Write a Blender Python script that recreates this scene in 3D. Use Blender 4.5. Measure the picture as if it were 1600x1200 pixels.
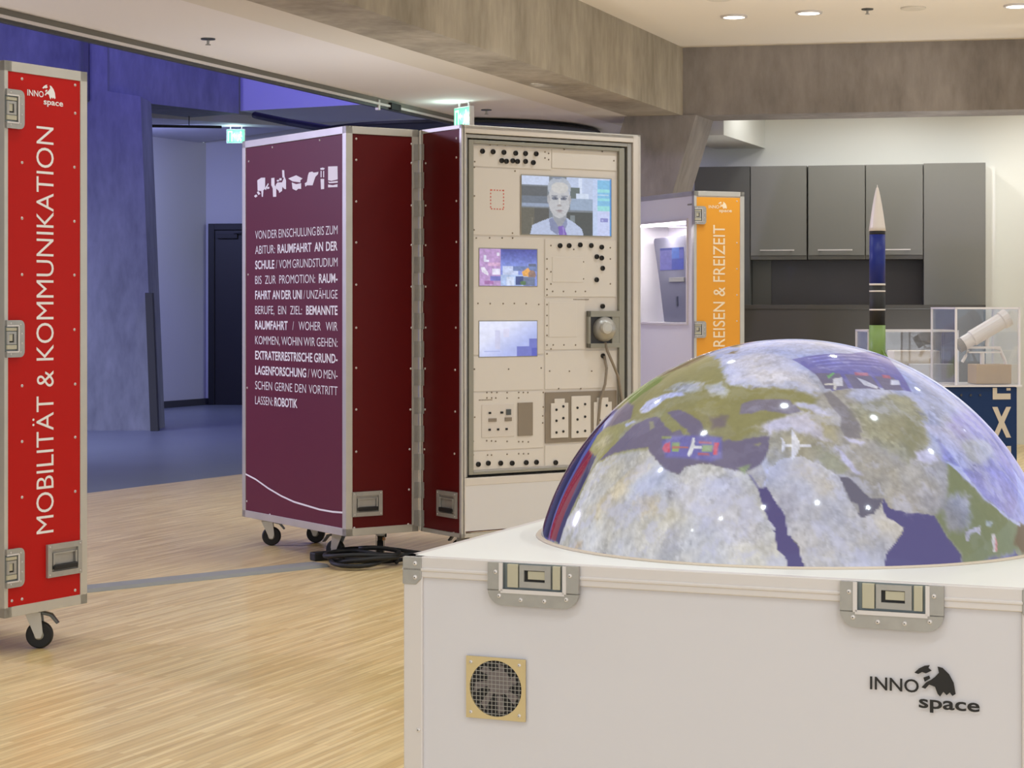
# exhibition hall with flight cases and an earth dome
import bpy, bmesh, math, random
import numpy as np
from mathutils import Matrix, Vector

scene = bpy.context.scene
for o in list(bpy.data.objects):
    bpy.data.objects.remove(o)
COL = scene.collection
S = 0.048          # the crates' reference level above the floor

# ------------------------------------------------------------------ camera
cam_d = bpy.data.cameras.new('camera')
cam = bpy.data.objects.new('camera', cam_d)
COL.objects.link(cam)
cam.location = (0, 0, 1.214 + S)
cam.rotation_euler = (math.pi / 2, 0, 0)
cam_d.sensor_width = 36
cam_d.lens = 3100 / 1600 * 36
cam_d.shift_y = -(600 - 478.5) / 1600
cam_d.clip_end = 100
scene.camera = cam

# ------------------------------------------------------------------ light
world = bpy.data.worlds.new('daylight')
scene.world = world
world.use_nodes = True
bg = world.node_tree.nodes['Background']
bg.inputs[0].default_value = (0.82, 0.91, 1.0, 1)
bg.inputs[1].default_value = 1.14

vs = scene.view_settings
vs.view_transform = 'Standard'
vs.look = 'None'
vs.exposure = 0.0
vs.gamma = 1.0
vs.use_curve_mapping = False


def lamp(name, kind, loc, energy, color, target=None, size=0.1, size_y=None, spot=None, blend=0.5):
    d = bpy.data.lights.new(name, kind)
    d.energy = energy
    d.color = color
    o = bpy.data.objects.new(name, d)
    COL.objects.link(o)
    o.location = loc
    if kind == 'AREA':
        d.size = size
        if size_y:
            d.shape = 'RECTANGLE'
            d.size_y = size_y
    else:
        d.shadow_soft_size = size
    if kind == 'SPOT':
        d.spot_size = spot
        d.spot_blend = blend
    if target is not None:
        v = Vector(target) - Vector(loc)
        o.rotation_euler = v.to_track_quat('-Z', 'Y').to_euler()
    return o


WARM = (0.83, 0.93, 1.0)
BLUE = (0.12, 0.09, 1.0)
# rows of recessed ceiling spots over the exhibition hall
for Y in (1.5, 4.2, 7.0, 9.6, 12.2):
    for k in range(5):
        X = 1.421 - 0.373 * (16.5 - Y) + 0.95 + 1.35 * k
        if -3.4 < X < 5.2:
            lamp('hall_spot', 'SPOT', (X, Y, 3.36 + S - 0.03), 46, WARM, (X, Y, 0), 0.035, spot=math.radians(128), blend=0.7)
# spots of the kitchen niche
for X, Y, e in ((2.3, 17.35, 18), (3.35, 17.15, 62), (4.7, 16.95, 66), (5.9, 16.7, 50)):
    lamp('kitchen_spot', 'SPOT', (X, Y, 3.30 + S), e, (1.0, 1.0, 0.97), (X - .1, Y + .55, 1.2), 0.09, spot=math.radians(140), blend=0.8)
# blue stage light of the foyer
lamp('foyer_blue', 'AREA', (-5.2, 15.6, 5.3), 110, BLUE, (-4.6, 20.2, 2.6), 3.0, 1.0)
lamp('foyer_blue', 'AREA', (-1.9, 18.2, 5.3), 110, BLUE, (-2.4, 22.0, 2.8), 2.4, 1.0)
lamp('foyer_soft', 'AREA', (-6.8, 16.0, 2.2), 84, (0.62, 0.67, 1.0), (-4.0, 19.0, -.5), 3.0, 1.2).data.spread = math.radians(90)
lamp('foyer_passage', 'AREA', (-4.5, 22.6, 3.1), 55, (0.40, 0.44, 1.0), (-4.1, 24.0, 1.2), 1.6, 0.5)
lamp('foyer_side', 'AREA', (-8.0, 10.6, 3.2), 360, (0.60, 0.58, 0.95), (-1.0, 10.6, 1.0), 0.5, 0.5)


# added fill behind the camera, and unseen fill lights added to lift the ceilings
lamp('rear_fill', 'AREA', (1.0, -3.5, 1.9), 90, (0.97, 0.97, 1.0), (0.6, 9, 2.8), 7.0, 2.4)


for X, Y, e in ((-1.1, 12.4, 13), (-3.5, 9.0, 15), (2.6, 11.8, 34), (4.6, 9.5, 26), (3.4, 16.5, 15)):
    u = lamp('ceiling_fill', 'AREA', (X, Y, 0.25), e, (0.84, 0.91, 1.0), (X, Y, 3), 0.4)
    u.data.spread = math.radians(125)
for X, Y in ((-1.6, 8.4), (-0.95, 10.1), (-2.6, 6.2), (-2.5, 10.3), (-1.7, 12.1), (-0.9, 13.0)):
    lamp('low_ceiling_fill', 'SPOT', (X, Y, 2.82), 27, (0.94, 0.97, 1.0), (X - .5, Y + 1.2, 0), 0.035, spot=math.radians(120), blend=0.7)  # unseen fill added under the low ceiling to brighten the far floor


lamp('column_fill', 'SPOT', (4.4, 14.9, 3.3 + S), 26, (1.0, 0.93, 0.80), (1.4, 16.8, 2.3), 0.035, spot=math.radians(60), blend=0.8)  # fill added for the side face of the leaning column
lamp('low_ceiling_fill', 'SPOT', (.15, 14.1, 2.80 + S), 22, (0.94, 0.96, 1.0), (1.0, 16.6, 2.2), 0.035, spot=math.radians(60), blend=0.8)  # unseen fill added to brighten the column front


# ------------------------------------------------------------------ materials
def lin(c):
    r = []
    for v in c[:3]:
        v = v / 255.0
        r.append(v / 12.92 if v <= 0.04045 else ((v + 0.055) / 1.055) ** 2.4)
    return (r[0], r[1], r[2], 1.0)


def mat(name, rgb, rough=0.5, metal=0.0, spec=0.5, emit=0.0, var=0.0, vscale=6.0, coat=0.0):
    m = bpy.data.materials.new(name)
    m.use_nodes = True
    nt = m.node_tree
    b = nt.nodes['Principled BSDF']
    b.inputs['Base Color'].default_value = lin(rgb)
    b.inputs['Roughness'].default_value = rough
    b.inputs['Metallic'].default_value = metal
    b.inputs['Specular IOR Level'].default_value = spec
    b.inputs['Coat Weight'].default_value = coat
    if emit:
        b.inputs['Emission Color'].default_value = lin(rgb)
        b.inputs['Emission Strength'].default_value = emit
    if var:
        tc = nt.nodes.new('ShaderNodeTexCoord')
        n = nt.nodes.new('ShaderNodeTexNoise')
        n.inputs['Scale'].default_value = vscale
        n.inputs['Detail'].default_value = 6
        nt.links.new(tc.outputs['Object'], n.inputs['Vector'])
        mx = nt.nodes.new('ShaderNodeMixRGB')
        mx.inputs[1].default_value = lin([c * (1 - var) for c in rgb])
        mx.inputs[2].default_value = lin([min(255, c * (1 + var)) for c in rgb])
        nt.links.new(n.outputs['Fac'], mx.inputs[0])
        nt.links.new(mx.outputs[0], b.inputs['Base Color'])
    return m


def concrete(name, c1, c2, bump=0.15):
    m = bpy.data.materials.new(name)
    m.use_nodes = True
    nt = m.node_tree
    b = nt.nodes['Principled BSDF']
    b.inputs['Roughness'].default_value = 0.75
    b.inputs['Specular IOR Level'].default_value = 0.25
    tc = nt.nodes.new('ShaderNodeTexCoord')
    mp = nt.nodes.new('ShaderNodeMapping')
    mp.inputs['Scale'].default_value = (1, 1, 0.35)
    nt.links.new(tc.outputs['Object'], mp.inputs[0])
    n = nt.nodes.new('ShaderNodeTexNoise')
    n.inputs['Scale'].default_value = 2.2
    n.inputs['Detail'].default_value = 9
    n.inputs['Roughness'].default_value = 0.65
    nt.links.new(mp.outputs[0], n.inputs['Vector'])
    n2 = nt.nodes.new('ShaderNodeTexNoise')
    n2.inputs['Scale'].default_value = 14
    n2.inputs['Detail'].default_value = 5
    nt.links.new(mp.outputs[0], n2.inputs['Vector'])
    ad = nt.nodes.new('ShaderNodeMath')
    ad.operation = 'MULTIPLY_ADD'
    ad.inputs[1].default_value = 0.35
    nt.links.new(n2.outputs['Fac'], ad.inputs[0])
    nt.links.new(n.outputs['Fac'], ad.inputs[2])
    r = nt.nodes.new('ShaderNodeValToRGB')
    r.color_ramp.elements[0].position = 0.45
    r.color_ramp.elements[0].color = lin(c1)
    r.color_ramp.elements[1].position = 0.9
    r.color_ramp.elements[1].color = lin(c2)
    nt.links.new(ad.outputs[0], r.inputs[0])
    nt.links.new(r.outputs[0], b.inputs['Base Color'])
    bp = nt.nodes.new('ShaderNodeBump')
    bp.inputs['Strength'].default_value = bump
    bp.inputs['Distance'].default_value = 0.02
    nt.links.new(n2.outputs['Fac'], bp.inputs['Height'])
    nt.links.new(bp.outputs[0], b.inputs['Normal'])
    return m


def wood_floor():
    m = bpy.data.materials.new('parquet')
    m.use_nodes = True
    nt = m.node_tree
    b = nt.nodes['Principled BSDF']
    b.inputs['Roughness'].default_value = 0.30
    b.inputs['Specular IOR Level'].default_value = 0.5
    tc = nt.nodes.new('ShaderNodeTexCoord')
    mp = nt.nodes.new('ShaderNodeMapping')
    mp.inputs['Rotation'].default_value = (0, 0, -math.atan2(1, 0.44))
    nt.links.new(tc.outputs['Object'], mp.inputs[0])
    br = nt.nodes.new('ShaderNodeTexBrick')
    br.offset = 0.37
    br.inputs['Scale'].default_value = 1.0
    br.inputs['Brick Width'].default_value = 0.52
    br.inputs['Row Height'].default_value = 0.021
    br.inputs['Mortar Size'].default_value = 0.0012
    br.inputs['Mortar Smooth'].default_value = 1.0
    br.inputs['Bias'].default_value = 0.0
    br.inputs['Color1'].default_value = lin((222, 194, 138))
    br.inputs['Color2'].default_value = lin((242, 220, 168))
    br.inputs['Mortar'].default_value = lin((192, 160, 112))
    nt.links.new(mp.outputs[0], br.inputs['Vector'])
    mp2 = nt.nodes.new('ShaderNodeMapping')
    mp2.inputs['Scale'].default_value = (2.5, 34, 1)
    nt.links.new(mp.outputs[0], mp2.inputs[0])
    n = nt.nodes.new('ShaderNodeTexNoise')
    n.inputs['Scale'].default_value = 1.0
    n.inputs['Detail'].default_value = 5
    nt.links.new(mp2.outputs[0], n.inputs['Vector'])
    r = nt.nodes.new('ShaderNodeValToRGB')
    r.color_ramp.elements[0].position = 0.3
    r.color_ramp.elements[0].color = (0.78, 0.74, 0.66, 1)
    r.color_ramp.elements[1].position = 0.68
    r.color_ramp.elements[1].color = (1.08, 1.06, 1.03, 1)
    nt.links.new(n.outputs['Fac'], r.inputs[0])
    mx = nt.nodes.new('ShaderNodeMixRGB')
    mx.blend_type = 'MULTIPLY'
    mx.inputs[0].default_value = 0.85
    nt.links.new(br.outputs['Color'], mx.inputs[1])
    nt.links.new(r.outputs[0], mx.inputs[2])
    nt.links.new(mx.outputs[0], b.inputs['Base Color'])
    return m


def attr_mat(name, strength, base=0.0, rough=0.3, spec=0.5, coat=0.0):
    m = bpy.data.materials.new(name)
    m.use_nodes = True
    nt = m.node_tree
    b = nt.nodes['Principled BSDF']
    b.inputs['Base Color'].default_value = (base, base, base, 1)
    b.inputs['Roughness'].default_value = rough
    b.inputs['Specular IOR Level'].default_value = spec
    b.inputs['Coat Weight'].default_value = coat
    b.inputs['Coat Roughness'].default_value = 0.04
    a = nt.nodes.new('ShaderNodeAttribute')
    a.attribute_name = 'picture'
    nt.links.new(a.outputs['Color'], b.inputs['Emission Color'])
    b.inputs['Emission Strength'].default_value = strength
    return m


def glass_mat(name, tint=(1, 1, 1), alpha=0.10):
    m = bpy.data.materials.new(name)
    m.use_nodes = True
    nt = m.node_tree
    out = nt.nodes['Material Output']
    nt.nodes.remove(nt.nodes['Principled BSDF'])
    t = nt.nodes.new('ShaderNodeBsdfTransparent')
    t.inputs[0].default_value = (*tint, 1)
    g = nt.nodes.new('ShaderNodeBsdfGlossy')
    g.inputs['Roughness'].default_value = 0.02
    f = nt.nodes.new('ShaderNodeLayerWeight')
    f.inputs[0].default_value = 0.5
    pw = nt.nodes.new('ShaderNodeMath')
    pw.operation = 'POWER'
    pw.inputs[1].default_value = 5.0
    nt.links.new(f.outputs['Facing'], pw.inputs[0])
    ad = nt.nodes.new('ShaderNodeMath')
    ad.operation = 'MULTIPLY_ADD'
    ad.inputs[1].default_value = 0.8
    ad.inputs[2].default_value = 0.03 + alpha * 0.2
    nt.links.new(pw.outputs[0], ad.inputs[0])
    mx = nt.nodes.new('ShaderNodeMixShader')
    nt.links.new(ad.outputs[0], mx.inputs[0])
    nt.links.new(t.outputs[0], mx.inputs[1])
    nt.links.new(g.outputs[0], mx.inputs[2])
    nt.links.new(mx.outputs[0], out.inputs['Surface'])
    return m


M = dict(
    wood=wood_floor(),
    darkfloor=mat('dark_floor', (118, 124, 128), 0.34, var=0.06, vscale=1.5),
    concrete=concrete('concrete', (121, 114, 111), (163, 155, 151)),
    concrete_beam=concrete('concrete_beam', (138, 129, 114), (184, 173, 156)),
    concrete_foyer=concrete('concrete_foyer', (96, 98, 104), (130, 132, 138), 0.06),
    ceil=mat('ceiling_white', (232, 222, 210), 0.9),
    ceil_low=mat('ceiling_low', (226, 219, 216), 0.9),
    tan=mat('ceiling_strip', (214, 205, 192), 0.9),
    white=mat('wall_white', (226, 226, 220), 0.85),
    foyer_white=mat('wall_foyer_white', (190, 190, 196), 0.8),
    black=mat('black_paint', (16, 16, 18), 0.55),
    rubber=mat('black_rubber', (20, 20, 22), 0.6),
    track=mat('track_grey', (120, 116, 108), 0.6),
    alu=mat('aluminium', (196, 192, 184), 0.42, 0.55, var=0.05, vscale=8),
    zinc=mat('zinc_steel', (166, 163, 158), 0.36, 0.4, var=0.06, vscale=40),
    dish=mat('zinc_dish', (120, 128, 128), 0.35, 0.3),
    leaf=mat('yellow_zinc', (186, 180, 158), 0.4, 0.3),
    zincdark=mat('zinc_dark', (96, 98, 96), 0.35, 0.8),
    white_alu=mat('white_aluminium', (214, 208, 206), 0.4, 0.2),
    red=mat('red_laminate', (182, 16, 10), 0.5, spec=0.2),
    maroon=mat('maroon_laminate', (88, 12, 13), 0.45, spec=0.2),
    plum=mat('plum_panel', (98, 36, 56), 0.45, spec=0.25),  # plum tone for the text side, maroon on the narrow sides
    yellow=mat('yellow_laminate', (232, 158, 40), 0.5),
    cream=mat('cream_panel', (213, 205, 198), 0.55),
    cream2=mat('cream_module', (217, 210, 203), 0.55),
    taupe=mat('taupe_panel', (138, 126, 112), 0.6),
    greymetal=mat('grey_metal', (150, 147, 136), 0.5, 0.3),
    offwhite=mat('white_laminate', (216, 213, 214), 0.5),
    casewhite=mat('case_white', (209, 206, 210), 0.5),
    topwhite=mat('case_top_white', (232, 232, 228), 0.45),
    vinyl=mat('white_vinyl', (236, 232, 232), 0.6),
    vinyl_y=mat('pale_vinyl', (246, 226, 196), 0.6),
    ink=mat('black_print', (24, 22, 22), 0.6),
    redink=mat('red_print', (210, 110, 96), 0.6),
    cab=mat('cabinet_grey', (125, 124, 119), 0.45),
    cabdark=mat('cabinet_dark', (92, 92, 88), 0.5),
    niche=mat('niche_grey', (108, 106, 110), 0.5),
    counter=mat('counter_dark', (64, 61, 58), 0.5),
    navy=mat('navy_laminate', (18, 46, 90), 0.45, spec=0.25),
    rblue=mat('rocket_blue', (34, 46, 120), 0.4, spec=0.25),
    rgreen=mat('rocket_green', (120, 148, 78), 0.45),
    rwhite=mat('rocket_white', (222, 212, 204), 0.35),
    brass=mat('fan_plate', (206, 186, 140), 0.45, 0.3),
    beige=mat('beige_block', (206, 192, 174), 0.6),
    orange=mat('orange_plastic', (220, 130, 30), 0.5),
    glass=glass_mat('clear_glass'),
    acrylic=glass_mat('acrylic', (0.985, 0.985, 0.99), 0.15),
    edge=mat('acrylic_edge', (226, 220, 222), 0.2),
    lens=mat('lamp_lens', (255, 250, 236), 0.5, emit=5.0),
    vit=mat('lit_back_wall', (250, 246, 252), 0.6),
    striplight=mat('strip_light', (255, 246, 255), 0.5, emit=6.0),
    woodblock=mat('oak_block', (176, 146, 104), 0.5, var=0.1),
    screen=attr_mat('screen', 0.95, 0.02, 0.25),
    sign=attr_mat('sign_face', 1.7, 0.05, 0.4),
    globe=attr_mat('projection', 0.82, 0.02, 0.06, 0.22),
    terminal=mat('terminal_grey', (104, 103, 114), 0.5),
    stage=mat('anthracite', (58, 58, 62), 0.5),
)


# ------------------------------------------------------------------ helpers
def bx(bm, x0, x1, y0, y1, z0, z1):
    v = [bm.verts.new(p) for p in ((x0, y0, z0), (x1, y0, z0), (x1, y1, z0), (x0, y1, z0),
                                   (x0, y0, z1), (x1, y0, z1), (x1, y1, z1), (x0, y1, z1))]
    for f in ((0, 3, 2, 1), (4, 5, 6, 7), (0, 1, 5, 4), (1, 2, 6, 5), (2, 3, 7, 6), (3, 0, 4, 7)):
        bm.faces.new([v[i] for i in f])


def obj(name, bm, m, parent=None, bevel=0.0, seg=2, smooth=False):
    bmesh.ops.recalc_face_normals(bm, faces=bm.faces[:])
    me = bpy.data.meshes.new(name)
    bm.to_mesh(me)
    bm.free()
    return obj_me(name, me, m, parent, bevel, seg, smooth)


def obj_me(name, me, m, parent=None, bevel=0.0, seg=2, smooth=False):
    if m is not None and not me.materials:
        me.materials.append(M[m] if isinstance(m, str) else m)
    o = bpy.data.objects.new(name, me)
    COL.objects.link(o)
    if parent is not None:
        o.parent = parent
    if smooth:
        me.polygons.foreach_set('use_smooth', [True] * len(me.polygons))
    if bevel:
        md = o.modifiers.new('edge', 'BEVEL')
        md.width = bevel
        md.segments = seg
        md.limit_method = 'ANGLE'
    return o


def box(name, m, parent, x0, x1, y0, y1, z0, z1, bevel=0.0):
    bm = bmesh.new()
    bx(bm, x0, x1, y0, y1, z0, z1)
    return obj(name, bm, m, parent, bevel)


def thing(name, label, cat, loc=(0, 0, 0), rotz=0.0, group=None):
    o = bpy.data.objects.new(name, None)
    o.empty_display_size = 0.1
    COL.objects.link(o)
    o.location = loc
    o.rotation_euler = (0, 0, rotz)
    tag(o, label, cat, group)
    return o


def tag(o, label, cat, group=None):
    o['label'] = label
    o['category'] = cat
    if group:
        o['group'] = group
    return o


def struct(o, label=None):
    o['kind'] = 'structure'
    if label:
        o['label'] = label
    return o


def plane_y(c, out=-1):     # face on y = c looking toward -y : u -> x, v -> z
    return lambda u, v, d: (u, c + out * d, v)


def plane_x(c):             # face on x = c looking toward -x : u -> -y, v -> z
    return lambda u, v, d: (c - d, -u, v)


def mbox(bm, mp, u0, u1, v0, v1, d0, d1):
    c = [(u0, v0, d0), (u1, v0, d0), (u1, v1, d0), (u0, v1, d0), (u0, v0, d1), (u1, v0, d1), (u1, v1, d1), (u0, v1, d1)]
    v = [bm.verts.new(mp(*p)) for p in c]
    for f in ((0, 3, 2, 1), (4, 5, 6, 7), (0, 1, 5, 4), (1, 2, 6, 5), (2, 3, 7, 6), (3, 0, 4, 7)):
        bm.faces.new([v[i] for i in f])


def prism(bm, mp, pts, d0, d1):
    a = [bm.verts.new(mp(p[0], p[1], d0)) for p in pts]
    b = [bm.verts.new(mp(p[0], p[1], d1)) for p in pts]
    n = len(pts)
    bm.faces.new(a)
    bm.faces.new(b[::-1])
    for i in range(n):
        j = (i + 1) % n
        bm.faces.new((a[i], b[i], b[j], a[j]))


def disc(mp, u, v, r, d0, d1, bm, n=20):
    prism(bm, mp, [(u + r * math.cos(2 * math.pi * i / n), v + r * math.sin(2 * math.pi * i / n)) for i in range(n)], d0, d1)


def lathe(bm, prof, cx=0, cy=0, n=32, axis='z', cz=0):
    rings = []
    for r, h in prof:
        ring = []
        for i in range(n):
            a = 2 * math.pi * i / n
            p = (r * math.cos(a), r * math.sin(a), h)
            if axis == 'x':
                p = (p[2], p[0], p[1])
            elif axis == 'y':
                p = (p[0], p[2], p[1])
            ring.append(bm.verts.new((p[0] + cx, p[1] + cy, p[2] + cz)))
        rings.append(ring)
    for a, b in zip(rings, rings[1:]):
        for i in range(n):
            j = (i + 1) % n
            bm.faces.new((a[i], a[j], b[j], b[i]))
    bm.faces.new(rings[0][::-1])
    bm.faces.new(rings[-1])


def tube(bm, pts, r, n=8):
    pts = [Vector(p) for p in pts]
    rings = []
    for i, p in enumerate(pts):
        t = (pts[min(i + 1, len(pts) - 1)] - pts[max(i - 1, 0)]).normalized()
        up = Vector((0, 0, 1)) if abs(t.z) < 0.9 else Vector((1, 0, 0))
        a = t.cross(up).normalized()
        b = t.cross(a).normalized()
        rings.append([bm.verts.new(p + r * (math.cos(2 * math.pi * k / n) * a + math.sin(2 * math.pi * k / n) * b)) for k in range(n)])
    for a, b in zip(rings, rings[1:]):
        for k in range(n):
            j = (k + 1) % n
            bm.faces.new((a[k], a[j], b[j], b[k]))
    bm.faces.new(rings[0][::-1])
    bm.faces.new(rings[-1])


_txt = {}


def text_geo(s, bold=0.0):
    key = (s, bold)
    if key in _txt:
        return _txt[key]
    c = bpy.data.curves.new('t', 'FONT')
    c.body = s
    c.size = 1.0
    c.offset = bold
    c.resolution_u = 4
    o = bpy.data.objects.new('t', c)
    COL.objects.link(o)
    bpy.context.view_layer.update()
    dg = bpy.context.evaluated_depsgraph_get()
    me = bpy.data.meshes.new_from_object(o.evaluated_get(dg))
    vs_ = [(v.co.x, v.co.y) for v in me.vertices]
    fs = [tuple(p.vertices) for p in me.polygons]
    bpy.data.objects.remove(o)
    bpy.data.curves.remove(c)
    bpy.data.meshes.remove(me)
    _txt[key] = (vs_, fs)
    return _txt[key]


CAP = [v for v in text_geo('H')[0]]
CAPH = max(v[1] for v in CAP) - min(v[1] for v in CAP)


def put_text(bm, s, fn, bold=0.0):
    """fn maps text units (cap height = 1) to 3-D"""
    v, f = text_geo(s, bold)
    vv = [bm.verts.new(fn(x / CAPH, y / CAPH)) for x, y in v]
    for q in f:
        try:
            bm.faces.new([vv[i] for i in q])
        except ValueError:
            pass


def text_span(s, bold=0.0):
    v, f = text_geo(s, bold)
    xs = [p[0] / CAPH for p in v]
    return min(xs), max(xs)


def logo(parent, mp, u0, v0, k, m):
    """lettering with the broken globe; u0,v0 = left foot of the capitals, k = overall width"""
    bm = bmesh.new()
    q = k / 0.19
    a, b = text_span('INNO', 0.012)
    sx = 0.086 / (b - a)
    put_text(bm, 'INNO', lambda x, y: mp(u0 + q * (x - a) * sx, v0 + q * y * 0.022, 0.0016), 0.012)
    a2, b2 = text_span('space', 0.02)
    sx2 = 0.105 / (b2 - a2)
    put_text(bm, 'space', lambda x, y: mp(u0 + q * (0.086 + (x - a2) * sx2), v0 + q * (-0.0255 + y * 0.0215), 0.0016), 0.02)
    G = ([(1466, 1047), (1474, 1049), (1484, 1058), (1491, 1070), (1494, 1086), (1489, 1089), (1485, 1084), (1480, 1088), (1475, 1083), (1470, 1090),
          (1466, 1086), (1462, 1076), (1453, 1073), (1447, 1079), (1441, 1077), (1448, 1070), (1456, 1066), (1462, 1062), (1468, 1056)],
         [(1430, 1056), (1437, 1050), (1446, 1046), (1454, 1045), (1452, 1049), (1457, 1053), (1448, 1057), (1442, 1055), (1436, 1058)],
         [(1444, 1063), (1453, 1060), (1455, 1064), (1446, 1069)])
    for g in G:
        vv = [bm.verts.new(mp(u0 + q * (x - 1360) * 0.001118, v0 + q * (1080 + 0.06 * (x - 1360) - y) * 0.00122, 0.0018)) for x, y in g]
        bm.faces.new(vv)
    o = obj('logo', bm, m, parent)
    return o


def rivet_mesh(axis):
    bm = bmesh.new()
    mp = plane_y(0) if axis == 'y' else plane_x(0)
    prof = ((0.0058, 0.0), (0.0050, 0.0025), (0.0026, 0.004))
    rings = []
    for r, d in prof:
        rings.append([bm.verts.new(mp(r * math.cos(i * math.pi / 5), r * math.sin(i * math.pi / 5), d)) for i in range(10)])
    for a, b in zip(rings, rings[1:]):
        for i in range(10):
            bm.faces.new((a[i], a[(i + 1) % 10], b[(i + 1) % 10], b[i]))
    c_ = [bm.verts.new(mp(.0017 * math.cos(i * math.pi / 5), .0017 * math.sin(i * math.pi / 5), .0042)) for i in range(10)]
    for i in range(10):
        bm.faces.new((rings[-1][i], rings[-1][(i + 1) % 10], c_[(i + 1) % 10], c_[i]))
    bm.faces.new(c_).material_index = 1
    bmesh.ops.recalc_face_normals(bm, faces=bm.faces[:])
    me = bpy.data.meshes.new('rivet')
    bm.to_mesh(me)
    bm.free()
    me.materials.append(M['white_alu'])
    me.materials.append(M['zincdark'])
    return me


RIV = {'y': rivet_mesh('y'), 'x': rivet_mesh('x')}


def rivet(parent, axis, x, y, z, sc=1.0, name='rivet'):
    o = bpy.data.objects.new(name, RIV[axis])
    COL.objects.link(o)
    o.parent = parent
    o.location = (x, y, z)
    o.scale = (sc, sc, sc)
    return o


def edges(bm, x0, x1, y0, y1, z0, z1, w=0.034, t=0.004, wl=None):
    """aluminium edging of a case: a bar along each of the twelve edges; wl = width of the x0 verticals on the y faces"""
    wl = w if wl is None else wl
    for (ya, yb) in ((y0 - t, y0 + w), (y1 - w, y1 + t)):
        for (za, zb) in ((z0 - t, z0 + w), (z1 - w, z1 + t)):
            bx(bm, x0 - t, x1 + t, ya, yb, za, zb)
    for (xa, xb) in ((x0 - t, x0 + w), (x1 - w, x1 + t)):
        for (za, zb) in ((z0 - t, z0 + w), (z1 - w, z1 + t)):
            bx(bm, xa, xb, y0 - t, y1 + t, za, zb)
    for (xa, xb) in ((x0 - t, x0 + wl), (x1 - w, x1 + t)):
        for (ya, yb) in ((y0 - t, y0 + w), (y1 - w, y1 + t)):
            bx(bm, xa, xb, ya, yb, z0 - t, z1 + t)


def corner_bracket(parent, mp, u0, u1, v0, v1):
    bm = bmesh.new()
    r = 0.012
    prism(bm, mp, [(u0, v0), (u1 - r, v0), (u1, v0 + r), (u1, v1), (u0, v1)], 0.004, 0.0065)
    return obj('corner_bracket', bm, 'zinc', parent, 0.001)


def handle(parent, mp, u0, u1, v0, v1):
    bm = bmesh.new()
    fl = 0.021
    mbox(bm, mp, u0, u0 + fl, v0, v1, 0, 0.012)
    mbox(bm, mp, u1 - fl, u1, v0, v1, 0, 0.012)
    mbox(bm, mp, u0 + fl, u1 - fl, v0, v0 + fl, 0, 0.012)
    mbox(bm, mp, u0 + fl, u1 - fl, v1 - fl, v1, 0, 0.012)
    mbox(bm, mp, u0 + fl, u1 - fl, v0 + fl, v1 - fl, 0, 0.002)
    h = obj('recessed_handle', bm, 'zinc', parent, 0.002)
    bm = bmesh.new()
    a, b, c, d = u0 + fl + .006, u1 - fl - .006, v0 + fl + .005, v1 - fl - .012
    mbox(bm, mp, a, a + .007, c, d, .006, .013)
    mbox(bm, mp, b - .007, b, c, d, .006, .013)
    mbox(bm, mp, a, b, d - .006, d, .004, .009)
    obj('bail', bm, 'zinc', h, 0.001)
    bm = bmesh.new()
    mbox(bm, mp, a, b, c, c + .020, .003, .018)
    obj('grip', bm, 'rubber', h, 0.004)
    for (p, q) in ((u0 + .01, v0 + .01), (u1 - .01, v0 + .01), (u0 + .01, v1 - .01), (u1 - .01, v1 - .01)):
        x, y, z = mp(p, q, 0.012)
        ax = 'x' if abs(mp(0, 0, 1)[0] - mp(0, 0, 0)[0]) > .5 else 'y'
        rivet(h, ax, x, y, z, 0.6)
    return h


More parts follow.
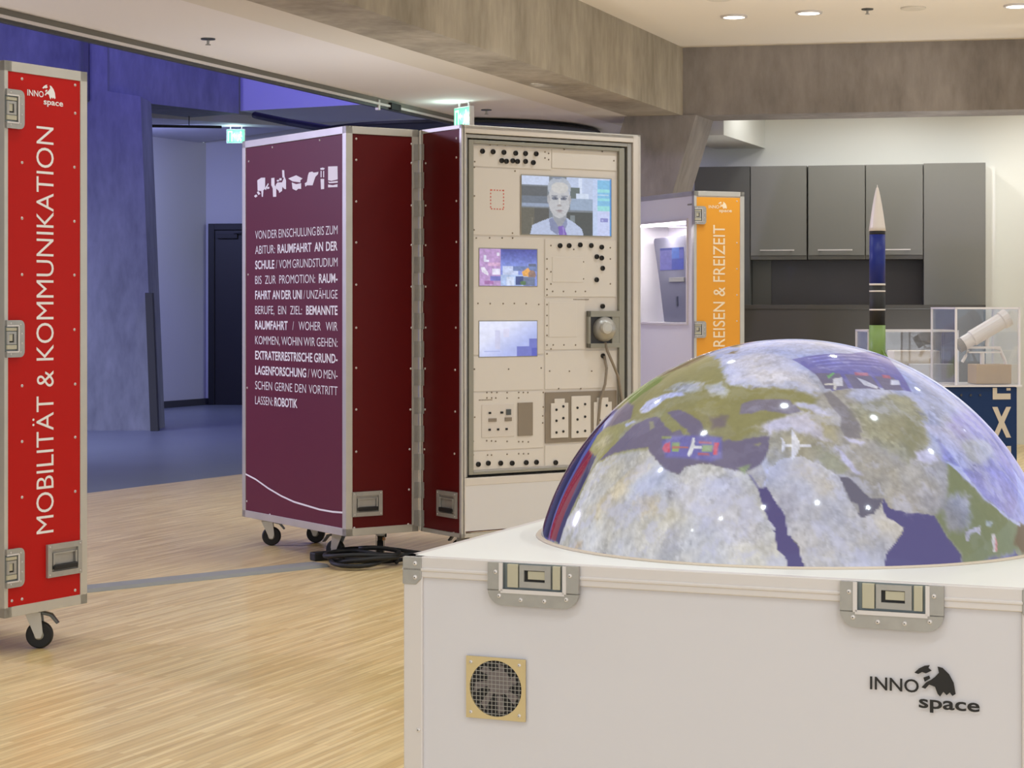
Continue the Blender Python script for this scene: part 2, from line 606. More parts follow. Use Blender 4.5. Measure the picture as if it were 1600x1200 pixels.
def latch(parent, mp, W_, D_, axis='y', big=False):
    """half of a recessed butterfly latch; mp(a, b, d): a runs along the lid edge, b away from it"""
    f, r = 0.150 * W_, 0.16 * W_
    D0 = .66 * D_
    bm = bmesh.new()
    prism(bm, mp, [(0, 0), (f, 0), (f, D0), (0, D0)], 0.003, 0.012)
    prism(bm, mp, [(W_ - f, 0), (W_, 0), (W_, D0), (W_ - f, D0)], 0.003, 0.012)
    arc = [(r * (1 - math.sin(q)), r * (1 - math.cos(q))) for q in [k * math.pi / 12 for k in range(7)]]
    prism(bm, mp, [(0, D0), (W_, D0)] + [(W_ - a, D_ - b) for a, b in arc[::-1]] + [(a, D_ - b) for a, b in arc], 0.003, 0.012)
    l = obj('butterfly_latch', bm, 'zinc', parent, 0.0)
    bm = bmesh.new()
    mbox(bm, mp, f, W_ - f, 0, D0, 0.0015, 0.004)
    obj('dish', bm, 'dish', l)
    # turned rim of the dish
    bm = bmesh.new()
    e = .0028 * W_ / .14
    mbox(bm, mp, f, W_ - f, D_ * .66 - e, D_ * .66 + e, 0.010, 0.014)
    mbox(bm, mp, f - e, f + e, 0, D_ * .66, 0.010, 0.014)
    mbox(bm, mp, W_ - f - e, W_ - f + e, 0, D_ * .66, 0.010, 0.014)
    obj('dish_rim', bm, 'white_alu', l, 0.0)
    # two hinge leaves and the turning plate with its slot
    for a0, a1 in ((.216 * W_, .335 * W_), (.715 * W_, .80 * W_)):
        bm = bmesh.new()
        mbox(bm, mp, a0, a1, .02 * D_, D_ * .57, 0.004, 0.011)
        obj('hinge_leaf', bm, 'leaf', l, 0.001)
    a0, a1, s0, s1 = .35 * W_, .695 * W_, .40 * W_, .63 * W_
    bm = bmesh.new()
    mbox(bm, mp, a0, a1, .03 * D_, D_ * .15, 0.004, 0.010)
    mbox(bm, mp, a0, a1, D_ * .42, D_ * .56, 0.004, 0.010)
    mbox(bm, mp, a0, s0, D_ * .15, D_ * .42, 0.004, 0.010)
    mbox(bm, mp, s1, a1, D_ * .15, D_ * .42, 0.004, 0.010)
    obj('turn_plate', bm, 'zinc', l, 0.0)
    bm = bmesh.new()
    mbox(bm, mp, s0, s1, D_ * .15, D_ * .42, 0.0042, 0.0050)
    obj('slot', bm, 'ink', l)  # black fill stands in for the shadow along the slot's edges
    bm = bmesh.new()
    mbox(bm, mp, s0 + .04 * W_, s1 - .005 * W_, D_ * .17, D_ * .36, 0.0051, 0.0075)
    obj('slot_plate', bm, 'leaf', l)
    for a, b in ((.09, .22), (.91, .22), (.13, .78), (.87, .78), (.37, .85), (.63, .85)):
        x, y, z = mp(a * W_, b * D_, 0.012)
        rivet(l, axis, x, y, z, 0.75 if big else 0.6)
    return l


def caster(parent, x, y, ang, brake=True, ztop=0.1):
    """swivel castor whose wheel stands on the floor (local z = -S)"""
    ca, sa = math.cos(ang), math.sin(ang)

    def rot(o):
        o.parent = parent
        o.location = (x, y, 0)
        o.rotation_euler = (0, 0, ang)
        return o
    bm = bmesh.new()
    bx(bm, -.045, .045, -.04, .04, ztop - .006, ztop - .0005)
    lathe(bm, ((.026, ztop - .016), (.026, ztop - .006)), n=18)
    for s in (-1, 1):
        bm2 = [(-.03, ztop - .016), (.03, ztop - .016), (.038, .012), (.030, -.010), (.012, -.010)]
        prism(bm, lambda u, v, d: (u, d, v), bm2, s * .020 - .0015, s * .020 + .0015)
    bx(bm, -.03, .03, -.0215, .0215, ztop - .019, ztop - .016)
    c = rot(obj('caster', bm, 'alu', parent, 0.001))
    bm = bmesh.new()
    R = 0.05
    lathe(bm, ((.018, -.0145), (.044, -.0155), (.0485, -.012), (R, -.005), (R, .005), (.0485, .012), (.044, .0155), (.018, .0145)), n=36, axis='y', cx=.022, cz=R - S)
    w = obj('wheel', bm, 'rubber', c, smooth=False)
    bm = bmesh.new()
    lathe(bm, ((.004, -.0185), (.014, -.0185), (.018, -.0150), (.018, .0150), (.014, .0185), (.004, .0185)), n=24, axis='y', cx=.022, cz=R - S)
    obj('hub', bm, 'greymetal', w)
    if brake:
        bm = bmesh.new()
        prism(bm, lambda u, v, d: (u, d, v), [(.030, ztop - .014), (.068, ztop - .024), (.094, ztop - .058), (.086, ztop - .062), (.062, ztop - .034), (.030, ztop - .026)], -.013, .013)
        obj('brake_lever', bm, 'zincdark', c, 0.002)
    return c


# ------------------------------------------------------------------ pictures (screens and the projection)
def _hash(i, j, seed):
    n = (i.astype(np.int64) * 374761393 + j.astype(np.int64) * 668265263 + seed * 974711) & 0x7fffffff
    n = ((n ^ (n >> 13)) * 1274126177) & 0x7fffffff
    return ((n ^ (n >> 16)) & 0xffff) / 65535.0


def vnoise(x, y, seed=0):
    xi, yi = np.floor(x), np.floor(y)
    fx, fy = x - xi, y - yi
    fx = fx * fx * (3 - 2 * fx)
    fy = fy * fy * (3 - 2 * fy)
    a, b = _hash(xi, yi, seed), _hash(xi + 1, yi, seed)
    c, d = _hash(xi, yi + 1, seed), _hash(xi + 1, yi + 1, seed)
    return (a * (1 - fx) + b * fx) * (1 - fy) + (c * (1 - fx) + d * fx) * fy


def fbm(x, y, seed=0, octv=4):
    s, a, t = 0, 0.5, 0
    for k in range(octv):
        s = s + a * vnoise(x * 2 ** k, y * 2 ** k, seed + 17 * k)
        t += a
        a *= 0.5
    return s / t


def inside(px, py, poly):
    r = np.zeros(px.shape, bool)
    n = len(poly)
    for i in range(n):
        x0, y0 = poly[i]
        x1, y1 = poly[(i + 1) % n]
        if y0 == y1:
            continue
        c = ((y0 > py) != (y1 > py)) & (px < (x1 - x0) * (py - y0) / (y1 - y0) + x0)
        r ^= c
    return r


def edge_dist(px, py, poly):
    d = np.full(px.shape, 1e9)
    n = len(poly)
    for i in range(n):
        x0, y0 = poly[i]
        x1, y1 = poly[(i + 1) % n]
        dx, dy = x1 - x0, y1 - y0
        L = dx * dx + dy * dy + 1e-12
        t = np.clip(((px - x0) * dx + (py - y0) * dy) / L, 0, 1)
        d = np.minimum(d, (px - x0 - t * dx) ** 2 + (py - y0 - t * dy) ** 2)
    return np.sqrt(d)


def lin_arr(c):
    c = np.clip(c, 0, 255) / 255.0
    return np.where(c <= 0.04045, c / 12.92, ((c + 0.055) / 1.055) ** 2.4)


def set_picture(me, rgb):
    n = len(me.vertices)
    a = me.color_attributes.new('picture', 'FLOAT_COLOR', 'POINT')
    out = np.ones((n, 4), np.float32)
    out[:, :3] = lin_arr(rgb)
    a.data.foreach_set('color', out.ravel())


def picture(name, parent, mp, u0, u1, v0, v1, d, fn, nu, nv, m='screen', slab=0.006, frame='ink'):
    U, V = np.meshgrid(np.linspace(0, 1, nu), np.linspace(0, 1, nv))
    verts = [mp(u0 + (u1 - u0) * a, v1 + (v0 - v1) * b, d) for a, b in zip(U.ravel(), V.ravel())]
    faces = []
    for j in range(nv - 1):
        for i in range(nu - 1):
            k = j * nu + i
            faces.append((k, k + nu, k + nu + 1, k + 1))
    me = bpy.data.meshes.new(name)
    me.from_pydata(verts, [], faces)
    set_picture(me, fn(U.ravel(), V.ravel()))
    o = obj_me(name, me, m, parent, smooth=True)
    return o


def paint(px, py, base, items):
    c = np.empty((px.size, 3))
    c[:] = base
    for it in items:
        if it[0] == 'e':
            _, col, cx, cy, rx, ry = it
            mk = ((px - cx) / rx) ** 2 + ((py - cy) / ry) ** 2 < 1
        elif it[0] == 'r':
            _, col, x0, y0, x1, y1 = it
            mk = (px >= x0) & (px < x1) & (py >= y0) & (py < y1)
        else:
            _, col, poly = it
            mk = inside(px, py, poly)
        c[mk] = col
    return c

DOME = [
((168, 166, 168),0.01,0.04,1,[(-0.178,-0.502),(0.002,-0.273),(0.332,-0.048),(0.554,-0.097),(0.735,-0.357),(0.914,-0.417),(0.627,-0.765),(0.393,-0.92),(-0.003,-1.009),(-0.124,-0.771)]),
((178, 186, 226),0.02,0.03,1,[(-0.309,-0.16),(-0.255,-0.123),(-0.154,-0.072),(0.015,0.01),(0.17,-0.015),(0.337,-0.048),(0.496,-0.085),(0.635,-0.122),(0.792,-0.238),(0.946,-0.231),(0.736,-0.58),(0.561,-0.641),(0.442,-0.623),(0.391,-0.602),(0.308,-0.595),(0.278,-0.458),(0.206,-0.405),(0.032,-0.455),(-0.041,-0.455),(-0.163,-0.407),(-0.288,-0.355)]),
((208, 210, 238),0.02,0.03,1,[(-0.214,-0.238),(-0.157,-0.189),(-0.064,-0.234),(-0.043,-0.285),(-0.001,-0.374),(0.017,-0.439),(-0.023,-0.434),(-0.078,-0.408),(-0.145,-0.391),(-0.216,-0.353),(-0.255,-0.316)]),
((160, 160, 226),0.015,0.03,1,[(0.384,-0.606),(0.455,-0.621),(0.561,-0.641),(0.699,-0.593),(0.914,-0.379),(0.861,-0.197),(0.685,-0.137),(0.59,-0.108),(0.47,-0.283),(0.376,-0.533)]),
((150, 152, 210),0.01,0.02,1,[(0.626,-0.32),(0.608,-0.392),(0.575,-0.464),(0.533,-0.523),(0.489,-0.566),(0.447,-0.59),(0.413,-0.596),(0.393,-0.584),(0.388,-0.559),(0.4,-0.522),(0.428,-0.476),(0.467,-0.423),(0.515,-0.365),(0.565,-0.309),(0.607,-0.27),(0.628,-0.281)]),
((176, 182, 204),0.01,0.02,1,[(0.585,-0.381),(0.575,-0.421),(0.554,-0.465),(0.526,-0.505),(0.495,-0.536),(0.466,-0.554),(0.443,-0.56),(0.429,-0.553),(0.426,-0.535),(0.434,-0.509),(0.453,-0.476),(0.481,-0.439),(0.513,-0.402),(0.545,-0.372),(0.57,-0.356),(0.584,-0.363)]),
((146, 142, 94),0.015,0.02,1,[(-0.569,0.001),(-0.534,0.058),(-0.49,0.055),(-0.432,0.052),(-0.379,0.049),(-0.279,0.042),(-0.231,-0.079),(-0.237,-0.271),(-0.231,-0.357),(-0.164,-0.41),(-0.05,-0.448),(0.002,-0.473),(-0.011,-0.53),(-0.077,-0.578),(-0.163,-0.585),(-0.212,-0.593),(-0.253,-0.601),(-0.334,-0.554),(-0.4,-0.417),(-0.492,-0.329),(-0.541,-0.274)]),
((104, 88, 58),0.01,0.02,1,[(-0.533,0.054),(-0.467,0.052),(-0.364,0.047),(-0.275,0.04),(-0.201,0.034),(-0.141,0.03),(-0.183,-0.153),(-0.251,-0.087),(-0.322,-0.106),(-0.41,-0.047),(-0.467,0.057),(-0.528,0.059)]),
((112, 132, 66),0.008,0.012,1,[(-0.462,0.055),(-0.407,-0.017),(-0.408,-0.129),(-0.473,-0.124),(-0.52,-0.135),(-0.519,0.01)]),
((150, 165, 215),0.02,0.01,0.9,[(-0.265,-0.042),(-0.179,0.035),(-0.167,-0.105),(-0.241,-0.162)]),
((168, 164, 150),0.012,0.02,1,[(-0.198,-0.565),(-0.091,-0.543),(-0.03,-0.53),(0.037,-0.558),(0.051,-0.642),(-0.017,-0.704),(-0.117,-0.725),(-0.173,-0.705),(-0.154,-0.627)]),
((203, 203, 206),0.006,0,1,[(-0.936,-0.343),(-0.871,-0.335),(-0.788,-0.342),(-0.727,-0.31),(-0.678,-0.301),(-0.615,-0.351),(-0.514,-0.449),(-0.505,-0.492),(-0.48,-0.575),(-0.441,-0.615),(-0.419,-0.599),(-0.36,-0.626),(-0.27,-0.687),(-0.242,-0.702),(-0.214,-0.758),(-0.207,-0.81),(-0.187,-0.858),(-0.176,-0.92),(-0.156,-0.96),(-0.145,-1.001),(-0.443,-0.917),(-0.661,-0.772),(-0.882,-0.496)]),
((215, 203, 180),0.02,0.03,0.7,[(-0.771,-0.442),(-0.682,-0.468),(-0.612,-0.469),(-0.552,-0.484),(-0.534,-0.528),(-0.603,-0.529),(-0.676,-0.533),(-0.75,-0.517)]),
((214, 200, 176),0.02,0.03,0.7,[(-0.624,-0.587),(-0.559,-0.595),(-0.522,-0.636),(-0.558,-0.666),(-0.606,-0.65)]),
((168, 166, 168),0.02,0.03,0.7,[(-0.716,-0.515),(-0.649,-0.522),(-0.624,-0.587),(-0.684,-0.591),(-0.74,-0.57)]),
((178, 178, 186),0.02,0.02,0.8,[(-0.551,-0.755),(-0.497,-0.748),(-0.488,-0.793),(-0.538,-0.823),(-0.571,-0.803)]),
((160, 158, 160),0.004,0.015,1,[(-0.492,-0.641),(-0.478,-0.642),(-0.471,-0.664),(-0.482,-0.679),(-0.498,-0.668)]),
((206, 208, 232),0.02,0.05,0.7,[(-0.494,-0.622),(-0.273,-0.705),(-0.231,-0.804),(-0.21,-0.914),(-0.356,-0.872),(-0.456,-0.732)]),
((214, 196, 172),0.01,0.02,1,[(-0.868,-0.459),(-0.837,-0.499),(-0.852,-0.509),(-0.885,-0.472)]),
((160, 158, 100),0.008,0.015,1,[(-0.683,-0.258),(-0.607,-0.289),(-0.525,-0.377),(-0.501,-0.437),(-0.513,-0.456),(-0.616,-0.356),(-0.672,-0.312)]),
((84, 92, 160),0.004,0.004,1,[(-0.983,-0.176),(-0.929,-0.35),(-0.871,-0.335),(-0.783,-0.317),(-0.729,-0.293),(-0.677,-0.256),(-0.638,-0.162),(-0.595,-0.004),(-0.607,0.056),(-0.711,0.058),(-0.851,0.056),(-0.963,-0.029)]),
((126, 32, 62),0.002,0.006,1,[(-0.96,-0.234),(-0.94,-0.307),(-0.883,-0.296),(-0.797,-0.278),(-0.732,-0.253),(-0.67,-0.206),(-0.657,-0.177),(-0.688,-0.154),(-0.745,-0.174),(-0.8,-0.185),(-0.869,-0.197),(-0.934,-0.212)]),
((66, 62, 104),0.002,0.006,1,[(-0.94,-0.307),(-0.929,-0.35),(-0.871,-0.335),(-0.781,-0.321),(-0.719,-0.294),(-0.668,-0.24),(-0.67,-0.206),(-0.732,-0.253),(-0.797,-0.278),(-0.883,-0.296)]),
((34, 30, 66),0.002,0.008,1,[(-1.027,0.039),(-0.965,-0.217),(-0.903,-0.183),(-0.836,-0.169),(-0.773,-0.155),(-0.698,-0.117),(-0.627,-0.07),(-0.585,-0.046),(-0.584,0.059),(-0.68,0.06),(-0.801,0.057),(-0.933,0.048)]),
((116, 108, 136),0.005,0.006,1,[(-0.678,-0.301),(-0.637,-0.306),(-0.571,-0.305),(-0.534,-0.299),(-0.487,-0.324),(-0.392,-0.374),(-0.339,-0.478),(-0.324,-0.552),(-0.252,-0.597),(-0.152,-0.61),(-0.165,-0.656),(-0.191,-0.694),(-0.216,-0.702),(-0.242,-0.702),(-0.27,-0.687),(-0.36,-0.626),(-0.419,-0.599),(-0.441,-0.615),(-0.48,-0.575),(-0.505,-0.492),(-0.514,-0.449),(-0.619,-0.348)]),
((120, 110, 130),0.004,0.008,1,[(-0.61,-0.156),(-0.57,-0.082),(-0.522,-0.088),(-0.514,-0.176),(-0.536,-0.247),(-0.572,-0.213)]),
((156, 152, 104),0.008,0.008,1,[(-0.693,-0.167),(-0.65,-0.123),(-0.611,-0.144),(-0.568,-0.233),(-0.526,-0.284),(-0.56,-0.287),(-0.586,-0.289),(-0.608,-0.309),(-0.649,-0.298),(-0.692,-0.244)]),
((150, 148, 100),0.004,0.006,1,[(-0.463,-0.318),(-0.429,-0.344),(-0.415,-0.407),(-0.387,-0.478),(-0.378,-0.517),(-0.396,-0.499),(-0.405,-0.464),(-0.429,-0.456),(-0.44,-0.422)]),
((146, 142, 112),0.003,0.006,1,[(-0.485,-0.338),(-0.474,-0.352),(-0.476,-0.385),(-0.49,-0.384)]),
((150, 146, 108),0.006,0.008,1,[(-0.347,-0.412),(-0.267,-0.518),(-0.248,-0.575),(-0.289,-0.581),(-0.314,-0.564),(-0.34,-0.51)]),
((146, 142, 112),0.002,0.004,1,[(-0.206,-0.626),(-0.179,-0.625),(-0.189,-0.635)]),
((118, 104, 118),0.01,0.02,0.8,[(-0.313,-0.477),(-0.263,-0.494),(-0.283,-0.531),(-0.313,-0.52)]),
((130, 124, 146),0.004,0.006,1,[(-0.226,-0.503),(-0.213,-0.465),(-0.179,-0.461),(-0.074,-0.487),(-0.068,-0.503),(-0.049,-0.538),(-0.089,-0.543),(-0.164,-0.509),(-0.188,-0.517)]),
((210, 208, 236),0.015,0.02,1,[(-0.174,-0.572),(-0.11,-0.549),(-0.032,-0.549),(-0.008,-0.596),(0.027,-0.648),(-0.023,-0.627),(-0.08,-0.6),(-0.156,-0.604)]),
((196, 198, 232),0.01,0.012,1,[(-0.056,-0.497),(-0.003,-0.51),(0.039,-0.549),(0.019,-0.554),(-0.03,-0.53),(-0.068,-0.511)]),
((196, 200, 236),0.008,0.01,1,[(-0.499,-0.236),(-0.474,-0.216),(-0.413,-0.25),(-0.366,-0.292),(-0.362,-0.321),(-0.418,-0.282),(-0.467,-0.287),(-0.496,-0.272)]),
((190, 196, 226),0.02,0.03,0.7,[(-0.396,-0.222),(-0.342,-0.254),(-0.309,-0.299),(-0.324,-0.334),(-0.376,-0.28)]),
((190, 196, 230),0.006,0.006,1,[(-0.559,-0.251),(-0.533,-0.268),(-0.527,-0.291),(-0.558,-0.273)]),
((180, 190, 226),0.012,0.02,0.8,[(-0.303,-0.325),(-0.256,-0.334),(-0.237,-0.395),(-0.255,-0.411),(-0.292,-0.381)]),
((186, 180, 170),0.01,0.03,0.6,[(-0.669,-0.178),(-0.619,-0.213),(-0.616,-0.271),(-0.656,-0.266)]),
((134, 130, 138),0.004,0.006,1,[(0.025,-0.464),(0.047,-0.451),(0.078,-0.502),(0.102,-0.531),(0.119,-0.594),(0.116,-0.626),(0.071,-0.63),(0.056,-0.594),(0.064,-0.559),(0.039,-0.514)]),
((160, 160, 146),0.02,0.03,1,[(0.1,-0.501),(0.164,-0.437),(0.286,-0.392),(0.329,-0.456),(0.332,-0.56),(0.264,-0.658),(0.183,-0.641),(0.127,-0.611),(0.11,-0.544)]),
((196, 200, 232),0.01,0.02,1,[(0.095,-0.47),(0.139,-0.415),(0.236,-0.396),(0.201,-0.443),(0.139,-0.487)]),
((140, 140, 116),0.02,0.03,0.8,[(0.253,-0.512),(0.318,-0.463),(0.313,-0.593),(0.264,-0.647),(0.25,-0.597)]),
((200, 200, 236),0.006,0.008,1,[(0.064,-0.624),(0.115,-0.634),(0.128,-0.636),(0.12,-0.646),(0.076,-0.64)]),
((196, 196, 232),0.006,0.008,1,[(0.035,-0.664),(0.059,-0.678),(0.098,-0.727),(0.117,-0.738),(0.097,-0.741),(0.056,-0.712)]),
((160, 160, 140),0.02,0.02,1,[(-0.023,-0.668),(0.024,-0.674),(0.062,-0.731),(0.036,-0.751),(-0.01,-0.724)]),
((204, 204, 238),0.01,0.015,1,[(0.286,-0.616),(0.341,-0.579),(0.362,-0.609),(0.328,-0.642),(0.289,-0.643)]),
((196, 198, 236),0.01,0.015,1,[(0.314,-0.506),(0.404,-0.453),(0.447,-0.481),(0.492,-0.564),(0.443,-0.588),(0.376,-0.533)]),
((196, 195, 204),0.005,0,1,[(-0.191,-0.762),(-0.171,-0.715),(-0.131,-0.689),(-0.073,-0.685),(-0,-0.728),(0.04,-0.755),(0.056,-0.805),(0.101,-0.856),(0.145,-0.848),(0.176,-0.802),(0.186,-0.846),(0.221,-0.854),(0.246,-0.864),(0.212,-0.918),(0.188,-0.945),(0.182,-0.999),(-0.103,-1.009),(-0.108,-0.956),(-0.111,-0.933),(-0.141,-0.902),(-0.144,-0.852),(-0.172,-0.797)]),
((208, 200, 188),0.02,0.04,0.6,[(-0.124,-0.704),(-0.029,-0.723),(0.013,-0.789),(-0.008,-0.798),(-0.063,-0.759),(-0.129,-0.742)]),
((166, 162, 170),0.02,0.03,0.7,[(-0.157,-0.793),(-0.106,-0.783),(-0.104,-0.845),(-0.129,-0.876),(-0.15,-0.839)]),
((204, 198, 188),0.02,0.04,0.6,[(-0.022,-0.968),(0.088,-0.906),(0.158,-0.864),(0.197,-0.874),(0.132,-0.927)]),
((186, 182, 180),0.004,0.006,1,[(-0.242,-0.702),(-0.191,-0.694),(-0.178,-0.733),(-0.202,-0.759),(-0.218,-0.736)]),
((150, 164, 130),0.004,0.008,1,[(-0.265,-0.682),(-0.225,-0.687),(-0.247,-0.706)]),
((86, 78, 132),0.003,0.003,1,[(-0.214,-0.758),(-0.188,-0.761),(-0.172,-0.797),(-0.142,-0.852),(-0.142,-0.905),(-0.111,-0.933),(-0.108,-0.956),(-0.092,-1.007),(-0.151,-1),(-0.158,-0.958),(-0.182,-0.931),(-0.178,-0.881),(-0.197,-0.855),(-0.211,-0.794)]),
((140, 136, 168),0.001,0.003,1,[(-0.234,-0.712),(-0.228,-0.714),(-0.208,-0.758),(-0.215,-0.76)]),
((106, 103, 122),0.003,0.003,1,[(0.04,-0.756),(0.068,-0.753),(0.114,-0.791),(0.134,-0.804),(0.176,-0.798),(0.16,-0.826),(0.145,-0.846),(0.105,-0.861),(0.092,-0.853),(0.096,-0.827),(0.071,-0.82)]),
((88, 82, 136),0.003,0.003,1,[(0.176,-0.795),(0.197,-0.821),(0.251,-0.818),(0.355,-0.794),(0.403,-0.833),(0.468,-0.853),(0.471,-0.896),(0.179,-1.002),(0.188,-0.945),(0.212,-0.918),(0.242,-0.881),(0.246,-0.862),(0.221,-0.854),(0.186,-0.848),(0.171,-0.817)]),
((176, 174, 186),0.02,0.03,0.6,[(0.218,-0.77),(0.327,-0.714),(0.386,-0.748),(0.365,-0.788),(0.262,-0.813),(0.207,-0.813)]),
((128, 136, 100),0.006,0.015,1,[(0.396,-0.599),(0.423,-0.605),(0.462,-0.619),(0.546,-0.634),(0.65,-0.614),(0.734,-0.566),(0.812,-0.509),(0.821,-0.561),(0.638,-0.753),(0.492,-0.885),(0.467,-0.851),(0.409,-0.836),(0.358,-0.795),(0.391,-0.746),(0.398,-0.704),(0.395,-0.655)]),
((162, 162, 168),0.015,0.03,1,[(0.374,-0.751),(0.424,-0.688),(0.481,-0.666),(0.486,-0.737),(0.465,-0.782),(0.434,-0.81),(0.403,-0.809)]),
((112, 88, 52),0.01,0.02,1,[(0.698,-0.584),(0.81,-0.482),(0.914,-0.379),(0.75,-0.651),(0.693,-0.667)]),
((190, 196, 240),0.004,0.006,1,[(0.391,-0.602),(0.443,-0.588),(0.492,-0.612),(0.56,-0.63),(0.649,-0.607),(0.711,-0.57),(0.713,-0.584),(0.634,-0.621),(0.546,-0.634),(0.467,-0.618)]),
((112, 110, 178),0,0.004,1,[(-0.04,-0.279),(0.023,-0.252),(0.142,-0.195),(0.264,-0.032),(0.271,-0.194),(0.298,-0.359),(0.051,-0.451),(0.027,-0.395)]),
((126, 122, 178),0,0.01,0.6,[(-0.003,-0.336),(0.246,-0.254),(0.257,-0.283),(0.007,-0.369)]),
((116, 112, 142),0,0.003,1,[(0.014,-0.368),(0.085,-0.359),(0.101,-0.434),(0.033,-0.444)]),
((116, 112, 142),0,0.003,1,[(0.098,-0.36),(0.177,-0.339),(0.198,-0.405),(0.116,-0.431)]),
((116, 112, 142),0,0.003,1,[(0.188,-0.337),(0.25,-0.306),(0.272,-0.37),(0.21,-0.403)]),
((150, 148, 206),0,0.003,0.8,[(0.006,-0.273),(0.22,-0.173),(0.22,-0.184),(0.007,-0.28)]),
((150, 148, 206),0,0.003,0.8,[(0.014,-0.295),(0.223,-0.203),(0.223,-0.213),(0.014,-0.302)]),
((150, 148, 206),0,0.003,0.8,[(0.022,-0.315),(0.227,-0.229),(0.227,-0.237),(0.022,-0.322)]),
((150, 148, 206),0,0.003,0.8,[(0.03,-0.335),(0.231,-0.252),(0.232,-0.259),(0.031,-0.341)]),
((120, 190, 120),0,0.003,1,[(0.045,-0.373),(0.049,-0.379),(0.067,-0.356),(0.07,-0.362),(0.049,-0.393)]),
((180, 110, 130),0,0.004,1,[(0.13,-0.339),(0.171,-0.326),(0.17,-0.345),(0.129,-0.358)]),
((186, 110, 130),0,0.004,1,[(0.214,-0.314),(0.239,-0.301),(0.24,-0.321),(0.215,-0.333)]),
((226, 226, 238),0,0.002,1,[(0.062,-0.391),(0.089,-0.379),(0.086,-0.422),(0.067,-0.428),(0.063,-0.444),(0.055,-0.445),(0.06,-0.423),(0.032,-0.426),(0.033,-0.42),(0.059,-0.414)]),
((226, 226, 238),0,0.003,1,[(0.132,-0.368),(0.157,-0.376),(0.192,-0.395),(0.187,-0.407),(0.15,-0.402)]),
((226, 226, 238),0,0.003,1,[(0.239,-0.33),(0.265,-0.311),(0.266,-0.341),(0.234,-0.362)]),
((116, 112, 184),0,0.012,1,[(-0.467,-0.464),(-0.433,-0.471),(-0.29,-0.566),(-0.304,-0.633),(-0.34,-0.629),(-0.469,-0.531)]),
((222, 84, 112),0,0.004,1,[(-0.471,-0.494),(-0.461,-0.481),(-0.443,-0.488),(-0.451,-0.524),(-0.468,-0.51)]),
((150, 176, 112),0,0.004,1,[(-0.438,-0.495),(-0.415,-0.512),(-0.426,-0.54),(-0.445,-0.526)]),
((196, 120, 110),0,0.003,1,[(-0.441,-0.508),(-0.393,-0.545),(-0.394,-0.55),(-0.443,-0.515)]),
((222, 90, 112),0,0.004,1,[(-0.316,-0.573),(-0.301,-0.58),(-0.316,-0.616),(-0.328,-0.611)]),
((150, 176, 122),0,0.005,1,[(-0.351,-0.564),(-0.321,-0.58),(-0.329,-0.599),(-0.359,-0.583)]),
((196, 110, 120),0,0.003,1,[(-0.359,-0.544),(-0.323,-0.567),(-0.324,-0.574),(-0.36,-0.551)]),
((190, 100, 112),0,0.003,1,[(-0.371,-0.581),(-0.338,-0.601),(-0.339,-0.607),(-0.373,-0.587)]),
((150, 160, 110),0,0.004,1,[(-0.462,-0.445),(-0.433,-0.471),(-0.438,-0.477),(-0.464,-0.455)]),
((232, 234, 246),0,0.002,1,[(-0.403,-0.571),(-0.393,-0.553),(-0.389,-0.546),(-0.373,-0.52),(-0.368,-0.526),(-0.375,-0.552),(-0.355,-0.566),(-0.355,-0.573),(-0.38,-0.561),(-0.397,-0.58)]),
((226, 228, 244),0,0.002,1,[(-0.12,-0.642),(-0.038,-0.653),(-0.035,-0.658),(-0.039,-0.661),(-0.122,-0.654)]),
((226, 228, 244),0,0.002,1,[(-0.086,-0.604),(-0.081,-0.605),(-0.067,-0.645),(-0.068,-0.651),(-0.093,-0.648)]),
((226, 228, 244),0,0.002,1,[(-0.094,-0.656),(-0.069,-0.659),(-0.079,-0.677),(-0.096,-0.697),(-0.099,-0.696)]),
((226, 228, 244),0,0.002,1,[(-0.121,-0.62),(-0.116,-0.623),(-0.109,-0.646),(-0.119,-0.648)]),
((226, 228, 244),0,0.002,1,[(-0.122,-0.65),(-0.11,-0.652),(-0.12,-0.667),(-0.126,-0.666)]),
((226, 228, 244),0,0.002,1,[(-0.082,-0.6),(-0.086,-0.6),(-0.101,-0.696),(-0.097,-0.696)]),
((196, 190, 194),0,0.003,1,[(0.473,-0.786),(0.517,-0.744),(0.533,-0.73),(0.536,-0.757),(0.52,-0.759),(0.494,-0.778),(0.492,-0.802),(0.482,-0.808)]),
((212, 206, 206),0,0.003,1,[(0.582,-0.726),(0.599,-0.71),(0.617,-0.755),(0.601,-0.769)]),
((210, 140, 140),0,0.004,1,[(0.6,-0.717),(0.611,-0.726),(0.617,-0.755),(0.609,-0.761)]),
((176, 186, 190),0,0.006,1,[(0.552,-0.7),(0.585,-0.68),(0.576,-0.704),(0.557,-0.714)]),
]
